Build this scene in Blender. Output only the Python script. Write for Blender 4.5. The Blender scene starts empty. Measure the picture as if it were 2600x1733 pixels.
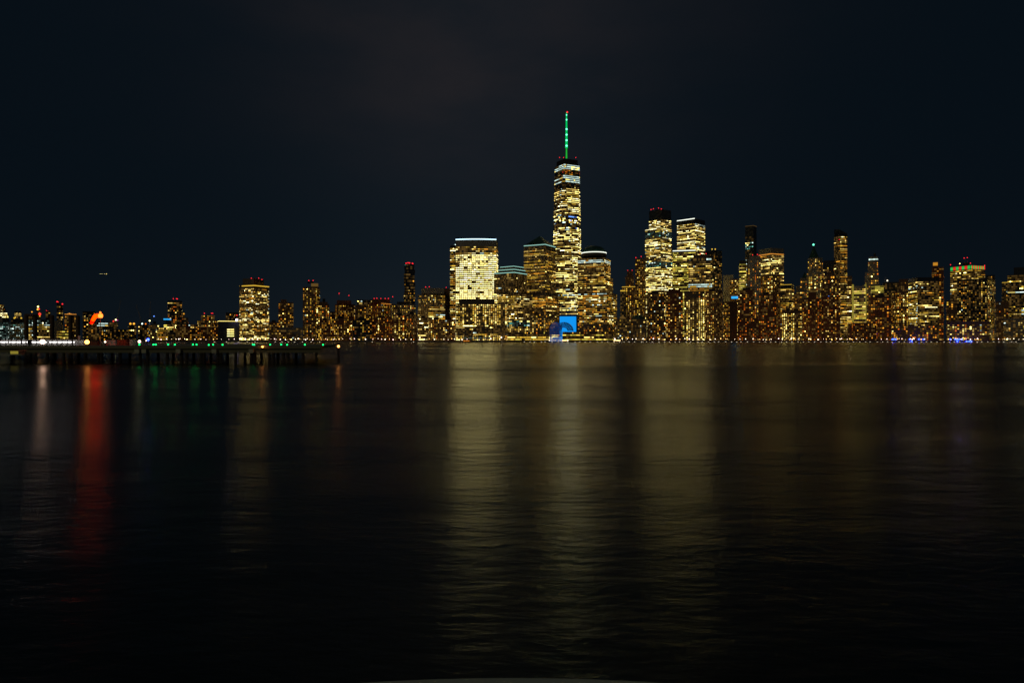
import bpy, bmesh, math, random
from mathutils import Vector, Matrix
R = math.radians
scene = bpy.context.scene
COL = scene.collection

# ------------------------------------------------------------------ camera
F = 1733.0      # focal length in pixels of the 2600 px wide photograph
CX, HZ = 1300.0, 860.0
CH = 7.0        # eye height above the river, metres
cam_d = bpy.data.cameras.new('camera'); cam = bpy.data.objects.new('camera', cam_d); COL.objects.link(cam)
cam.location = (0, 0, CH); cam.rotation_euler = (R(90), 0, 0)
cam_d.sensor_width = 36; cam_d.lens = 36 * F / 2600; cam_d.shift_y = -(866.5 - HZ) / 2600
cam_d.clip_start = 0.1; cam_d.clip_end = 60000
scene.camera = cam
scene.view_settings.view_transform = 'Standard'
scene.view_settings.look = 'None'
scene.view_settings.exposure = 0.0
scene.view_settings.gamma = 1.0
scene.cycles.max_bounces = 4
scene.cycles.diffuse_bounces = 1
scene.cycles.glossy_bounces = 2
scene.cycles.transmission_bounces = 2
scene.cycles.sample_clamp_indirect = 6.0
scene.cycles.filter_width = 1.5
scene.cycles.use_adaptive_sampling = False
scene.cycles.use_denoising = True
scene.cycles.denoising_input_passes = 'RGB'

# ------------------------------------------------------------------ node helpers
def nd(t, kind, **kw):
    n = t.nodes.new(kind)
    for k, v in kw.items():
        if k in n.inputs: n.inputs[k].default_value = v
        else: setattr(n, k, v)
    return n
def math_n(t, op, a, b=None, clamp=False):
    n = t.nodes.new('ShaderNodeMath'); n.operation = op; n.use_clamp = clamp
    for i, v in enumerate((a, b)):
        if v is None: continue
        if isinstance(v, (int, float)): n.inputs[i].default_value = v
        else: t.links.new(v, n.inputs[i])
    return n.outputs[0]

# ------------------------------------------------------------------ world: night sky over a lit city
w = bpy.data.worlds.new('World'); scene.world = w; w.use_nodes = True
t = w.node_tree; t.nodes.clear()
out = t.nodes.new('ShaderNodeOutputWorld'); bg = t.nodes.new('ShaderNodeBackground')
t.links.new(bg.outputs[0], out.inputs[0])
tc = t.nodes.new('ShaderNodeTexCoord'); sep = t.nodes.new('ShaderNodeSeparateXYZ')
t.links.new(tc.outputs['Generated'], sep.inputs[0])
el = math_n(t, 'MAXIMUM', sep.outputs['Z'], 0.0)
# azimuth away from the brightest part of the city
az = math_n(t, 'ADD', sep.outputs['X'], 0.05)
az2 = math_n(t, 'MULTIPLY', az, az)
g = math_n(t, 'MULTIPLY', az2, -13.0)
glow_az = math_n(t, 'EXPONENT', g)
noi = nd(t, 'ShaderNodeTexNoise', Scale=3.2, Detail=6.0, Roughness=0.55)
mp = t.nodes.new('ShaderNodeMapping'); mp.inputs['Scale'].default_value = (1, 1, 2.6)
t.links.new(tc.outputs['Generated'], mp.inputs[0]); t.links.new(mp.outputs[0], noi.inputs['Vector'])
cl = nd(t, 'ShaderNodeMapRange'); t.links.new(noi.outputs['Fac'], cl.inputs[0])
cl.inputs[1].default_value = 0.3; cl.inputs[2].default_value = 0.75; cl.inputs[3].default_value = 0.3; cl.inputs[4].default_value = 1.3
cloud = math_n(t, 'MULTIPLY', glow_az, cl.outputs[0])
hor = math_n(t, 'EXPONENT', math_n(t, 'MULTIPLY', el, -9.0))
horg = math_n(t, 'MULTIPLY', hor, math_n(t, 'ADD', math_n(t, 'MULTIPLY', glow_az, 0.75), 0.25))
def vscale(sock, col):
    n = t.nodes.new('ShaderNodeVectorMath'); n.operation = 'SCALE'; n.inputs[0].default_value = col
    t.links.new(sock, n.inputs['Scale']); return n.outputs[0]
def vadd(a, b):
    n = t.nodes.new('ShaderNodeVectorMath'); n.operation = 'ADD'
    for i, v in enumerate((a, b)):
        if isinstance(v, tuple): n.inputs[i].default_value = v
        else: t.links.new(v, n.inputs[i])
    return n.outputs[0]
SKY_BASE = (0.0020, 0.0046, 0.0078)
er = nd(t, 'ShaderNodeMapRange'); er.interpolation_type = 'SMOOTHSTEP'; t.links.new(el, er.inputs[0]); er.inputs[1].default_value = 0.10; er.inputs[2].default_value = 0.42
cloud = math_n(t, 'MULTIPLY', cloud, er.outputs[0])
c = vadd(SKY_BASE, vscale(cloud, (0.0104, 0.0056, 0.0036)))
c = vadd(c, vscale(glow_az, (0.0016, 0.0034, 0.0050)))
c = vadd(c, vscale(horg, (0.0062, 0.0062, 0.0058)))
t.links.new(c, bg.inputs['Color']); bg.inputs['Strength'].default_value = 1.0

# added warm fill sun behind the viewer, stands in for city glow on facades
sl = bpy.data.lights.new('fill_sun', 'SUN'); sl.energy = 0.10; sl.angle = R(12); sl.color = (1.0, 0.86, 0.62)
so = bpy.data.objects.new('fill_sun', sl); COL.objects.link(so); so.rotation_euler = (R(62), 0, R(-28))

# ------------------------------------------------------------------ materials
MATS = {}
def facade(name, a, b, scale=0.05, rough=0.7, spec=0.3, floor=3.6):
    m = bpy.data.materials.new(name); m.use_nodes = True; t = m.node_tree
    p = t.nodes['Principled BSDF']; p.inputs['Roughness'].default_value = rough
    p.inputs['Specular IOR Level'].default_value = spec
    tc = t.nodes.new('ShaderNodeTexCoord')
    n = nd(t, 'ShaderNodeTexNoise', Scale=scale, Detail=5.0)
    t.links.new(tc.outputs['Object'], n.inputs['Vector'])
    wv = nd(t, 'ShaderNodeTexWave', Scale=1.0 / floor, Distortion=0.0); wv.bands_direction = 'Z'
    t.links.new(tc.outputs['Object'], wv.inputs['Vector'])
    mx = t.nodes.new('ShaderNodeMix'); mx.data_type = 'RGBA'
    mx.inputs['A'].default_value = (*a, 1); mx.inputs['B'].default_value = (*b, 1)
    f = math_n(t, 'ADD', math_n(t, 'MULTIPLY', n.outputs['Fac'], 0.7), math_n(t, 'MULTIPLY', wv.outputs['Fac'], 0.3))
    t.links.new(f, mx.inputs['Factor']); t.links.new(mx.outputs['Result'], p.inputs['Base Color'])
    MATS[name] = m; return m
def emit(name, col, s, sample='NONE'):
    m = bpy.data.materials.new(name); m.use_nodes = True; t = m.node_tree; t.nodes.clear()
    o = t.nodes.new('ShaderNodeOutputMaterial'); e = t.nodes.new('ShaderNodeEmission')
    e.inputs[0].default_value = (*col, 1); e.inputs[1].default_value = s
    t.links.new(e.outputs[0], o.inputs[0]); m.cycles.emission_sampling = sample
    MATS[name] = m; return m
facade('dark_glass', (0.03, 0.035, 0.045), (0.07, 0.075, 0.08), rough=0.25, spec=0.5)
facade('brown_brick', (0.16, 0.085, 0.05), (0.26, 0.15, 0.09))
facade('red_brick', (0.20, 0.07, 0.04), (0.28, 0.11, 0.06))
facade('pale_stone', (0.32, 0.29, 0.23), (0.46, 0.42, 0.34))
facade('grey_concrete', (0.18, 0.18, 0.17), (0.30, 0.29, 0.27))
facade('granite', (0.14, 0.11, 0.085), (0.24, 0.19, 0.14))
facade('copper_roof', (0.03, 0.09, 0.07), (0.06, 0.13, 0.10), rough=0.5)
facade('dark_metal', (0.02, 0.02, 0.02), (0.05, 0.05, 0.05), rough=0.5, scale=2)
facade('steel', (0.25, 0.25, 0.26), (0.4, 0.4, 0.4), rough=0.4, scale=2)
facade('pier_concrete', (0.20, 0.20, 0.11), (0.32, 0.31, 0.18), scale=0.6, rough=0.9, floor=9)
facade('pale_concrete', (0.62, 0.62, 0.40), (0.75, 0.74, 0.50), scale=0.8, rough=0.9, floor=9)
facade('old_timber', (0.05, 0.04, 0.03), (0.10, 0.08, 0.06), scale=1.5, rough=0.9, floor=9)
facade('rusty_steel', (0.13, 0.08, 0.05), (0.22, 0.15, 0.10), scale=0.8, rough=0.8, floor=9)
facade('white_paint', (0.70, 0.68, 0.66), (0.80, 0.78, 0.76), scale=0.8, rough=0.5, floor=9)
facade('red_paint', (0.30, 0.05, 0.03), (0.40, 0.08, 0.04), scale=0.8, rough=0.6, floor=9)
facade('rail_paint', (0.66, 0.74, 0.52), (0.78, 0.84, 0.62), scale=6, rough=0.5, floor=9)
facade('bark', (0.07, 0.05, 0.035), (0.12, 0.09, 0.06), scale=1, rough=0.9)
facade('leaves', (0.04, 0.07, 0.02), (0.08, 0.12, 0.03), scale=0.5, rough=0.8)
facade('ground_stone', (0.10, 0.095, 0.085), (0.18, 0.17, 0.15), scale=0.05, rough=0.95)

# window palette: each lit key has a few strengths so that no two rooms look the same
PAL = {'white': ((1.0, 0.80, 0.22), 3.8), 'warm': ((1.0, 0.67, 0.16), 1.4), 'yellow': ((1.0, 0.60, 0.06), 0.85),
       'lime': ((0.92, 0.74, 0.10), 0.9), 'amber': ((1.0, 0.42, 0.035), 0.85), 'orange': ((1.0, 0.23, 0.015), 0.7), 'cool': ((0.72, 0.95, 0.86), 1.3),
       'teal': ((0.22, 0.75, 0.62), 0.8), 'blue': ((0.12, 0.30, 1.0), 1.2), 'mag': ((1.0, 0.10, 0.7), 1.0), 'red': ((1.0, 0.05, 0.03), 0.9),
       'ivory': ((1.0, 0.89, 0.45), 3.6), 'pink': ((1.0, 0.84, 0.33), 4.2), 'dim': ((0.9, 0.50, 0.12), 0.07), 'dimcool': ((0.35, 0.6, 0.5), 0.06)}  # dim keys: faint glow added so unlit walls look touched by city light
LEV = (0.28, 0.6, 1.0, 1.75)
for k, (c_, s_) in PAL.items():
    for i, l in enumerate(LEV): emit('window_%s_%s' % (k, 'abcd'[i]), c_, s_ * l)
emit('beacon_red', (1.0, 0.02, 0.03), 2.2)
emit('strip_blue_white', (0.55, 0.82, 1.0), 2.2)
emit('strip_teal', (0.50, 1.0, 0.85), 0.75)
emit('strip_white', (0.95, 1.0, 0.85), 1.6)
emit('strip_gold', (1.0, 0.62, 0.06), 0.8)
emit('strip_amber', (1.0, 0.38, 0.05), 0.9)
emit('strip_red', (1.0, 0.03, 0.02), 0.8)
emit('strip_green', (0.05, 0.8, 0.12), 0.6)
emit('screen_azure', (0.006, 0.30, 0.88), 1.0)
emit('vault_blue', (0.03, 0.12, 0.55), 0.17)
emit('vault_white', (0.25, 0.42, 0.95), 0.34)
emit('sign_azure', (0.03, 0.42, 0.95), 1.1)
emit('sign_yellow', (1.0, 0.85, 0.25), 0.5)
emit('lamp_white', (1.0, 0.80, 0.55), 7.0, 'AUTO')
emit('lamp_warm', (1.0, 0.55, 0.16), 5.0, 'AUTO')
emit('lamp_pink', (1.0, 0.66, 0.58), 6.0, 'AUTO')
emit('lamp_flood', (1.0, 0.60, 0.42), 13.0, 'AUTO')
emit('lamp_sodium', (1.0, 0.34, 0.06), 9.0, 'AUTO')
emit('lamp_green', (0.004, 1.0, 0.16), 4.2, 'AUTO')
emit('lamp_blue', (0.02, 0.05, 1.0), 16.0, 'AUTO')
emit('lamp_violet', (0.75, 0.62, 1.0), 14.0, 'AUTO')
emit('lamp_edge', (1.0, 0.85, 0.62), 2.0, 'AUTO')
emit('rail_glow', (1.0, 0.68, 0.28), 5.0, 'AUTO')
emit('rail_glow_white', (1.0, 0.85, 0.6), 6.0, 'AUTO')
emit('lamp_pier', (1.0, 0.72, 0.5), 7.0, 'AUTO')
emit('tube_white', (1.0, 0.93, 0.90), 5.0, 'AUTO')
emit('sock_orange', (1.0, 0.022, 0.0), 7.5, 'AUTO')
emit('sock_red', (1.0, 0.0020, 0.0), 7.0, 'AUTO')
emit('sock_white', (1.0, 0.16, 0.02), 4.0, 'AUTO')
emit('spire_green', (0.0, 0.75, 0.16), 0.75)
emit('spire_mint', (0.16, 1.0, 0.62), 2.2)
emit('spire_shaft', (0.02, 0.60, 0.05), 0.7)

# water
mw = bpy.data.materials.new('river_water'); mw.use_nodes = True; t = mw.node_tree; p = t.nodes['Principled BSDF']
p.inputs['Base Color'].default_value = (0.006, 0.010, 0.004, 1); p.inputs['IOR'].default_value = 1.33
tc = t.nodes.new('ShaderNodeTexCoord')
def wn(sx, sy, rot, detail, rough=0.5):
    mp = t.nodes.new('ShaderNodeMapping'); mp.inputs['Scale'].default_value = (sx, sy, 1); mp.inputs['Rotation'].default_value = (0, 0, R(rot))
    t.links.new(tc.outputs['Object'], mp.inputs[0])
    n = nd(t, 'ShaderNodeTexNoise', Scale=1.0, Detail=detail, Roughness=rough); t.links.new(mp.outputs[0], n.inputs['Vector'])
    return n.outputs['Fac']
n1 = wn(1.1, 1.9, 8, 5, 0.6); n2 = wn(0.2, 0.45, -7, 3); n3 = wn(0.02, 0.06, 4, 1)
# small ripples live in the shallows near the promenade; the open river only has long swell; the pier shelters a calm basin
sepw = t.nodes.new('ShaderNodeSeparateXYZ'); t.links.new(tc.outputs['Object'], sepw.inputs[0])
def ramp(sock, a, b, c_, d_):
    n = nd(t, 'ShaderNodeMapRange'); n.interpolation_type = 'SMOOTHSTEP'; t.links.new(sock, n.inputs[0])
    for k, v in enumerate((a, b, c_, d_)): n.inputs[k + 1].default_value = v
    return n.outputs[0]
f1 = ramp(sepw.outputs['Y'], 20, 240, 0.042, 0.0)
f2 = ramp(sepw.outputs['Y'], 60, 350, 0.075, 0.0)
f3 = ramp(sepw.outputs['Y'], 120, 600, 0.38, 0.0)
h = math_n(t, 'ADD', math_n(t, 'MULTIPLY', n1, f1), math_n(t, 'MULTIPLY', n2, f2))
h = math_n(t, 'ADD', h, math_n(t, 'MULTIPLY', n3, f3))
bp = nd(t, 'ShaderNodeBump', Strength=1.0, Distance=1.0); t.links.new(h, bp.inputs['Height']); t.links.new(bp.outputs[0], p.inputs['Normal'])
n4 = wn(0.0022, 0.011, 3, 3); n5 = wn(0.006, 0.05, -2, 2)
n4 = math_n(t, 'ADD', n4, math_n(t, 'MULTIPLY', math_n(t, 'SUBTRACT', n5, 0.5), ramp(sepw.outputs['Y'], 100, 400, 0.6, 0.0)))
mr = nd(t, 'ShaderNodeMapRange'); t.links.new(n4, mr.inputs[0])
mr.inputs[1].default_value = 0.32; mr.inputs[2].default_value = 0.66; mr.inputs[3].default_value = 0.185; mr.inputs[4].default_value = 0.315
ro = mr.outputs[0]
t.links.new(ro, p.inputs['Roughness'])
# wind waves run towards the viewer: slopes are larger along Y than across
p.inputs['Anisotropic'].default_value = 0.12; p.inputs['Specular IOR Level'].default_value = 1.0; p.inputs['Specular Tint'].default_value = (1.0, 1.0, 0.52, 1)
tg = t.nodes.new('ShaderNodeCombineXYZ'); tg.inputs[1].default_value = 1.0; t.links.new(tg.outputs[0], p.inputs['Tangent'])
MATS['river_water'] = mw

# ------------------------------------------------------------------ geometry helpers
def P(px, py, Y): return Vector(((px - CX) / F * Y, Y, CH + (HZ - py) / F * Y))
def XX(px, Y): return (px - CX) / F * Y
def ZZ(py, Y): return CH + (HZ - py) / F * Y
class MB:
    def __init__(s): s.v = []; s.f = []; s.m = []; s.mats = []
    def mi(s, m):
        if m not in s.mats: s.mats.append(m)
        return s.mats.index(m)
    def face(s, pts, m):
        i = len(s.v); s.v += [tuple(p) for p in pts]; s.f.append(tuple(range(i, i + len(pts)))); s.m.append(s.mi(m))
    def prism(s, poly, z0, z1, m, top=None, bottom=False):
        """poly counter-clockwise; walls, roof"""
        n = len(poly); i = len(s.v); top = top or poly
        s.v += [(p[0], p[1], z0) for p in poly] + [(p[0], p[1], z1) for p in top]
        k = s.mi(m)
        for a in range(n):
            b = (a + 1) % n; s.f.append((i + a, i + b, i + n + b, i + n + a)); s.m.append(k)
        s.f.append(tuple(range(i + n, i + 2 * n))); s.m.append(k)
        if bottom: s.f.append(tuple(range(i + n - 1, i - 1, -1))); s.m.append(k)
    def box(s, x0, x1, y0, y1, z0, z1, m):
        s.prism([(x0, y0), (x1, y0), (x1, y1), (x0, y1)], z0, z1, m, bottom=True)
    def cone(s, a, b, ra, rb, m, n=10, caps=True):
        a = Vector(a); b = Vector(b); d = (b - a).normalized()
        u = d.orthogonal().normalized(); w_ = d.cross(u); i = len(s.v); k = s.mi(m)
        for c_, r_ in ((a, ra), (b, rb)):
            for j in range(n):
                q = 2 * math.pi * j / n; s.v.append(tuple(c_ + u * math.cos(q) * r_ + w_ * math.sin(q) * r_))
        for j in range(n):
            j2 = (j + 1) % n; s.f.append((i + j, i + j2, i + n + j2, i + n + j)); s.m.append(k)
        if caps:
            s.f.append(tuple(i + j for j in reversed(range(n)))); s.m.append(k)
            s.f.append(tuple(i + n + j for j in range(n))); s.m.append(k)
    def ball(s, c_, r, m, n=8, k=5, sz=1.0):
        c_ = Vector(c_); i = len(s.v); mi = s.mi(m)
        for a in range(1, k):
            ph = math.pi * a / k
            for j in range(n):
                q = 2 * math.pi * j / n
                s.v.append((c_.x + r * math.sin(ph) * math.cos(q), c_.y + r * math.sin(ph) * math.sin(q), c_.z + r * sz * math.cos(ph)))
        top = len(s.v); s.v.append((c_.x, c_.y, c_.z + r * sz)); bot = len(s.v); s.v.append((c_.x, c_.y, c_.z - r * sz))
        for a in range(k - 2):
            for j in range(n):
                j2 = (j + 1) % n; s.f.append((i + a * n + j, i + (a + 1) * n + j, i + (a + 1) * n + j2, i + a * n + j2)); s.m.append(mi)
        for j in range(n):
            j2 = (j + 1) % n; s.f.append((top, i + j, i + j2)); s.m.append(mi)
            s.f.append((bot, i + (k - 2) * n + j2, i + (k - 2) * n + j)); s.m.append(mi)
    def mesh(s, name, org=(0, 0, 0)):
        me = bpy.data.meshes.new(name); o = Vector(org)
        me.from_pydata([(v[0] - o.x, v[1] - o.y, v[2] - o.z) for v in s.v], [], s.f)
        for m in s.mats: me.materials.append(MATS[m])
        me.polygons.foreach_set('material_index', s.m); me.update(); return me
    def build(s, name, parent=None, smooth=False, kind=None):
        org = parent_org(parent)
        me = s.mesh(name, org); o = bpy.data.objects.new(name, me); COL.objects.link(o)
        if parent is not None: o.parent = parent
        if smooth:
            for q in me.polygons: q.use_smooth = True
        if kind: o['kind'] = kind
        return o
def parent_org(p):
    o = Vector((0, 0, 0))
    while p is not None: o = o + Vector(p.location); p = p.parent
    return o
def thing(name, label, cat, loc=(0, 0, 0), group=None):
    o = bpy.data.objects.new(name, None); COL.objects.link(o); o.location = loc; o.empty_display_size = 0.5
    o['label'] = label; o['category'] = cat
    if group: o['group'] = group
    return o
def tag(o, label, cat, group=None):
    o['label'] = label; o['category'] = cat
    if group: o['group'] = group
    return o
def dup(root, loc, label=None):
    r = root.copy(); COL.objects.link(r); r.location = loc
    if label: r['label'] = label
    for ch in list(root.children):
        c_ = ch.copy(); COL.objects.link(c_); c_.parent = r
    return r

# ------------------------------------------------------------------ setting
m = MB(); m.face([(-9000, -60, 0), (9000, -60, 0), (9000, 1402, 0), (-9000, 1402, 0)], 'river_water')
wo = m.build('water'); wo['kind'] = 'structure'
SH = 1400.0; GZ = 1.9
m = MB(); m.box(-9000, 9000, SH, 12000, -3, GZ, 'ground_stone'); go = m.build('ground'); go['kind'] = 'structure'
m = MB()
m.box(-2200, 2200, SH - 1.2, SH - 0.01, -2, GZ + 0.35, 'grey_concrete')
sw = m.build('seawall'); tag(sw, 'long dark stone seawall under the promenade along the far shore', 'seawall')

# ------------------------------------------------------------------ buildings
MAXW = 100
STY = {
 # lit share, row variation, run merging, palette, window height share, width share, dim share (added glow on unlit bays)
 'blaze':  dict(lit=.95, var=.05, run=.86, pal=dict(white=4, pink=10, ivory=2, warm=1), wh=.31, ww=.76, dim=.9, fix=1, lev=(.8, 3, 6, .8)),
 'bright': dict(lit=.80, var=.3, run=.72, pal=dict(white=5, ivory=4, warm=5, yellow=3, cool=.5), wh=.30, ww=.86, dim=.8, lev=(2.5, 4, 6, 1.2)),
 'office': dict(lit=.62, var=.45, run=.65, pal=dict(warm=6, yellow=5, white=1.5, ivory=1.5, amber=3, cool=.4), wh=.36, ww=.84, dim=.8, lev=(3, 4, 3, 1.5)),
 'amberoffice': dict(lit=.58, var=.6, run=.78, pal=dict(amber=7, warm=3, yellow=4, white=.5), wh=.36, ww=.86, dim=.8, lev=(3, 4, 3, 1.2)),
 'limeoffice': dict(lit=.72, var=.35, run=.75, pal=dict(lime=8, yellow=5, white=1.5, warm=2), wh=.46, ww=.86, dim=.7, lev=(2, 4, 3, 2)),
 'grid':   dict(lit=.80, var=.15, run=0, pal=dict(warm=8, yellow=4, white=4, amber=1.5), wh=.48, ww=.56, dim=.7, lev=(3, 4, 4, 2)),
 'sparseoffice': dict(lit=.26, var=.8, run=.6, pal=dict(cool=2, warm=4, yellow=3, white=2), wh=.42, ww=.8, dim=.7, lev=(2, 3, 3, 2)),
 'resid':  dict(lit=.27, var=.2, run=0, pal=dict(amber=9, yellow=3.5, warm=3, orange=5, white=.9, cool=.2, blue=.08, mag=.04), wh=.5, ww=.52, dim=.35, lev=(4, 4, 3, 2.5)),
 'residhi': dict(lit=.42, var=.2, run=0, pal=dict(amber=7, yellow=6, warm=4.5, orange=2, white=1.4, cool=.2), wh=.48, ww=.52, dim=.5, lev=(4, 5, 3, 2)),
 'residred': dict(lit=.29, var=.2, run=0, pal=dict(orange=8, amber=8, yellow=1, warm=.8, white=.3, mag=.08), wh=.5, ww=.52, dim=.35, lev=(3.5, 4, 3, 3)),
 'sparse': dict(lit=.13, var=.3, run=0, pal=dict(amber=4, yellow=3, warm=3, white=1, cool=.4), wh=.46, ww=.55, dim=.5, lev=(3, 4, 3, 2)),
 'dark':   dict(lit=.03, var=.3, run=0, pal=dict(teal=2, amber=2, cool=1), wh=.46, ww=.6, dim=.35, lev=(4, 3, 1, .5)),
 'tealwhite': dict(lit=.52, var=.5, run=.3, pal=dict(cool=8, teal=4, white=2), wh=.44, ww=.6, dim=.5, dimkey='dimcool', lev=(3, 4, 3, 2)),
 'coolrow': dict(lit=.97, var=.0, run=.93, pal=dict(cool=9), wh=.46, ww=.9, dim=.5, lev=(0, 5, 4, 0)),
 'bluemix': dict(lit=.58, var=.4, run=.5, pal=dict(white=5, blue=1.0, cool=3, warm=3), wh=.48, ww=.82, dim=.6, lev=(2, 3, 4, 3)),
 'tealdark': dict(lit=.16, var=.3, run=.2, pal=dict(teal=3, cool=2, lime=1), wh=.5, ww=.8, dim=.9, dimkey='dimcool', lev=(3, 3, 3, 3)),
 'reddark': dict(lit=.3, var=.3, run=.4, pal=dict(red=3, amber=3, cool=1, orange=2), wh=.42, ww=.7, dim=.5, lev=(3, 3, 3, 1)),
 'none': None,
}
PANE = {}
def pane_mesh(key):
    if key not in PANE:
        me = bpy.data.meshes.new('window'); me.from_pydata([(-.5, 0, -.5), (.5, 0, -.5), (.5, 0, .5), (-.5, 0, .5)], [], [(0, 1, 2, 3)])
        me.materials.append(MATS[key]); PANE[key] = me
    return PANE[key]
def wsel(r, d):
    tot = sum(d.values()); x = r.random() * tot
    for k, v in d.items():
        x -= v
        if x <= 0: return k
    return k
def foot(x0, xc, x1, Y, deep=None, rot=0):
    if xc is None:
        th = math.atan(((x0 + x1) / 2 - CX) / F); u = Vector((math.sin(th), math.cos(th))); r_ = Vector((u.y, -u.x))
        cc = Vector((XX((x0 + x1) / 2, Y), Y)); k0 = (x0 - CX) / F; k1 = (x1 - CX) / F
        def hit(k, d): return (k * cc.y - cc.x) / (d.x - k * d.y)
        a = cc + r_ * hit(k0, r_); b = cc + r_ * hit(k1, r_); dp = deep or (b - a).length * 0.75
        return [tuple(a), tuple(b), tuple(b + u * dp - r_ * dp * .05), tuple(a + u * dp + r_ * dp * .05)]
    th = math.atan((xc - CX) / F); u = Vector((math.sin(th), math.cos(th))); r_ = Vector((u.y, -u.x))
    b = math.atan2(max(x1 - xc, 1), max(xc - x0, 1)); b = min(max(b, R(9)), R(81))
    L = -r_ * math.cos(b) + u * math.sin(b); Q = r_ * math.sin(b) + u * math.cos(b)
    c_ = Vector((XX(xc, Y), Y)); k0 = (x0 - CX) / F; k1 = (x1 - CX) / F
    tl = (k0 * c_.y - c_.x) / (L.x - k0 * L.y); tr = (k1 * c_.y - c_.x) / (Q.x - k1 * Q.y)
    pl = c_ + L * tl; pr = c_ + Q * tr
    return [tuple(pl), tuple(c_), tuple(pr), tuple(pr + L * tl)]
def windows(polyf, z0, z1, fh, bay, bands, style, seed, Yref, side=None):
    """rows of lit panes and dim glow-fill panes on every face turned to the river: list of (centre, along, w, h, key)"""
    r = random.Random(seed); outl = []
    colf = {}; rb_ = random.Random(seed * 7 + 1); tint = {k: rb_.choice((.35, .7, 1, 1.4, 2.0)) for k in PAL}
    if style in ('blaze', 'bright', 'coolrow'): tint = {k: 1 for k in PAL}
    full, wide = rb_.uniform(.72, 1.12), rb_.uniform(.78, 1.3)
    if not (STY[style] and STY[style].get('fix')): fh *= r.uniform(.94, 1.14); bay *= r.uniform(.92, 1.18)
    nfl = max(1, int((z1 - z0) / fh)); fh = (z1 - z0) / nfl
    for k in range(nfl):
        z = z0 + (k + .5) * fh; py = HZ - (z - CH) / Yref * F
        sn = style
        for b0, b1, bs in bands:
            if b0 <= py < b1: sn = bs
        S = STY[sn]
        if S is None: continue
        S = dict(S); S['pal'] = {k: v * tint[k] for k, v in S['pal'].items()}
        if not S['run']: S['lit'] *= full; S['ww'] *= wide
        rowf = 1 + (r.random() * 2 - 1) * S['var']
        if r.random() < S['var'] * .25: rowf *= .25
        poly = polyf(z); n = len(poly)
        for e in range(n):
            a = Vector(poly[e]); b = Vector(poly[(e + 1) % n]); d = b - a; ln = d.length
            if ln < 1.5: continue
            d /= ln; nrm = Vector((d.y, -d.x)); mid = (a + b) / 2
            if nrm.dot(-mid.normalized()) < -0.12: continue
            em = (side[e] if side and e < len(side) else 1.0)
            if em <= 0: continue
            rowkey = wsel(r, S['pal'])
            nb = max(1, int(round(ln / (bay * (1.0 if S['run'] else 1.18))))); bw = ln / nb; on = None; runs = []
            for j in range(nb):
                if (e, j) not in colf: colf[e, j] = (r.choice((.25, .7, 1.0, 1.2, 1.7)) if not S['run'] else r.choice((.8, 1, 1, 1.1)), wsel(r, S['pal']))
                lit = r.random() < S['lit'] * rowf * em * colf[e, j][0]
                if S['run'] and on is not None and r.random() < S['run']: lit = on
                on = lit
                if lit:
                    if S['run'] and runs and runs[-1][1] == j - 1 and runs[-1][2] and j - runs[-1][0] < 5 and r.random() < .42:
                        runs[-1][1] = j; continue
                    key = rowkey if S['run'] and r.random() < .6 else (colf[e, j][1] if r.random() < .4 else wsel(r, S['pal'])); lv = r.choices(range(4), S['lev'])[0]
                    runs.append([j, j, 'window_%s_%s' % (key, 'abcd'[lv])])
                elif r.random() < S['dim']:
                    runs.append([j, j, None])
            for j0, j1, key in runs:
                if key is None: key = 'window_%s_%s' % (S.get('dimkey', 'dim'), 'abcd'[r.randrange(4)])
                x0 = j0 * bw + bw * (1 - S['ww']) / 2; x1 = (j1 + 1) * bw - bw * (1 - S['ww']) / 2
                c_ = a + d * ((x0 + x1) / 2) + nrm * 0.28
                if '_dim' in key: outl.append((Vector((c_.x, c_.y, z)), d, min(x1 - x0 + bw * .3, (j1 + 1 - j0) * bw * .96), fh * .72, key))  # oversized dim pane, its glow put in for city light on the wall
                else: outl.append((Vector((c_.x, c_.y, z)), d, x1 - x0, fh * S['wh'] * r.uniform(.85, 1.1), key))
    return outl
def put_windows(root, wl, seed):
    r = random.Random(seed + 7)
    lit = [q for q in wl if '_dim' not in q[4]]; rest = [q for q in wl if '_dim' in q[4]]
    lit.sort(key=lambda q: -q[2] * q[3] + r.random() * .5)
    org = parent_org(root)
    for c_, d, w_, h_, key in lit[:MAXW]:
        o = bpy.data.objects.new('window', pane_mesh(key)); COL.objects.link(o); o.parent = root
        nrm = Vector((-d.y, d.x))
        o.matrix_local = Matrix(((d.x * w_, nrm.x, 0, c_.x - org.x), (d.y * w_, nrm.y, 0, c_.y - org.y), (0, 0, h_, c_.z - org.z), (0, 0, 0, 1)))
    rest += lit[MAXW:]
    if rest:
        m = MB()
        for c_, d, w_, h_, key in rest:
            a = Vector((d.x, d.y, 0)) * w_ / 2; z = Vector((0, 0, h_ / 2))
            m.face([c_ - a - z, c_ + a - z, c_ + a + z, c_ - a + z], key)
        m.build('windows', root, kind='stuff')  # leftover lit windows together with the dim glow-fill panes
def edge_strip(poly, z, h, mat, which=None, out=0.5, dash=None):
    """light strip running round the faces turned to the river"""
    m = MB(); n = len(poly)
    for e in range(n):
        if which is not None and e not in which: continue
        a = Vector(poly[e]); b = Vector(poly[(e + 1) % n]); d = (b - a).normalized(); nr = Vector((d.y, -d.x))
        if nr.dot(-((a + b) / 2).normalized()) < -0.05: continue
        q = [a + nr * 0.05, b + nr * 0.05, b + nr * out, a + nr * out]
        q = [q[3], q[2], q[1], q[0]]
        m.prism([tuple(v) for v in q], z - h / 2, z + h / 2, mat, bottom=True)
    return m
BEACON = {}
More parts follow.
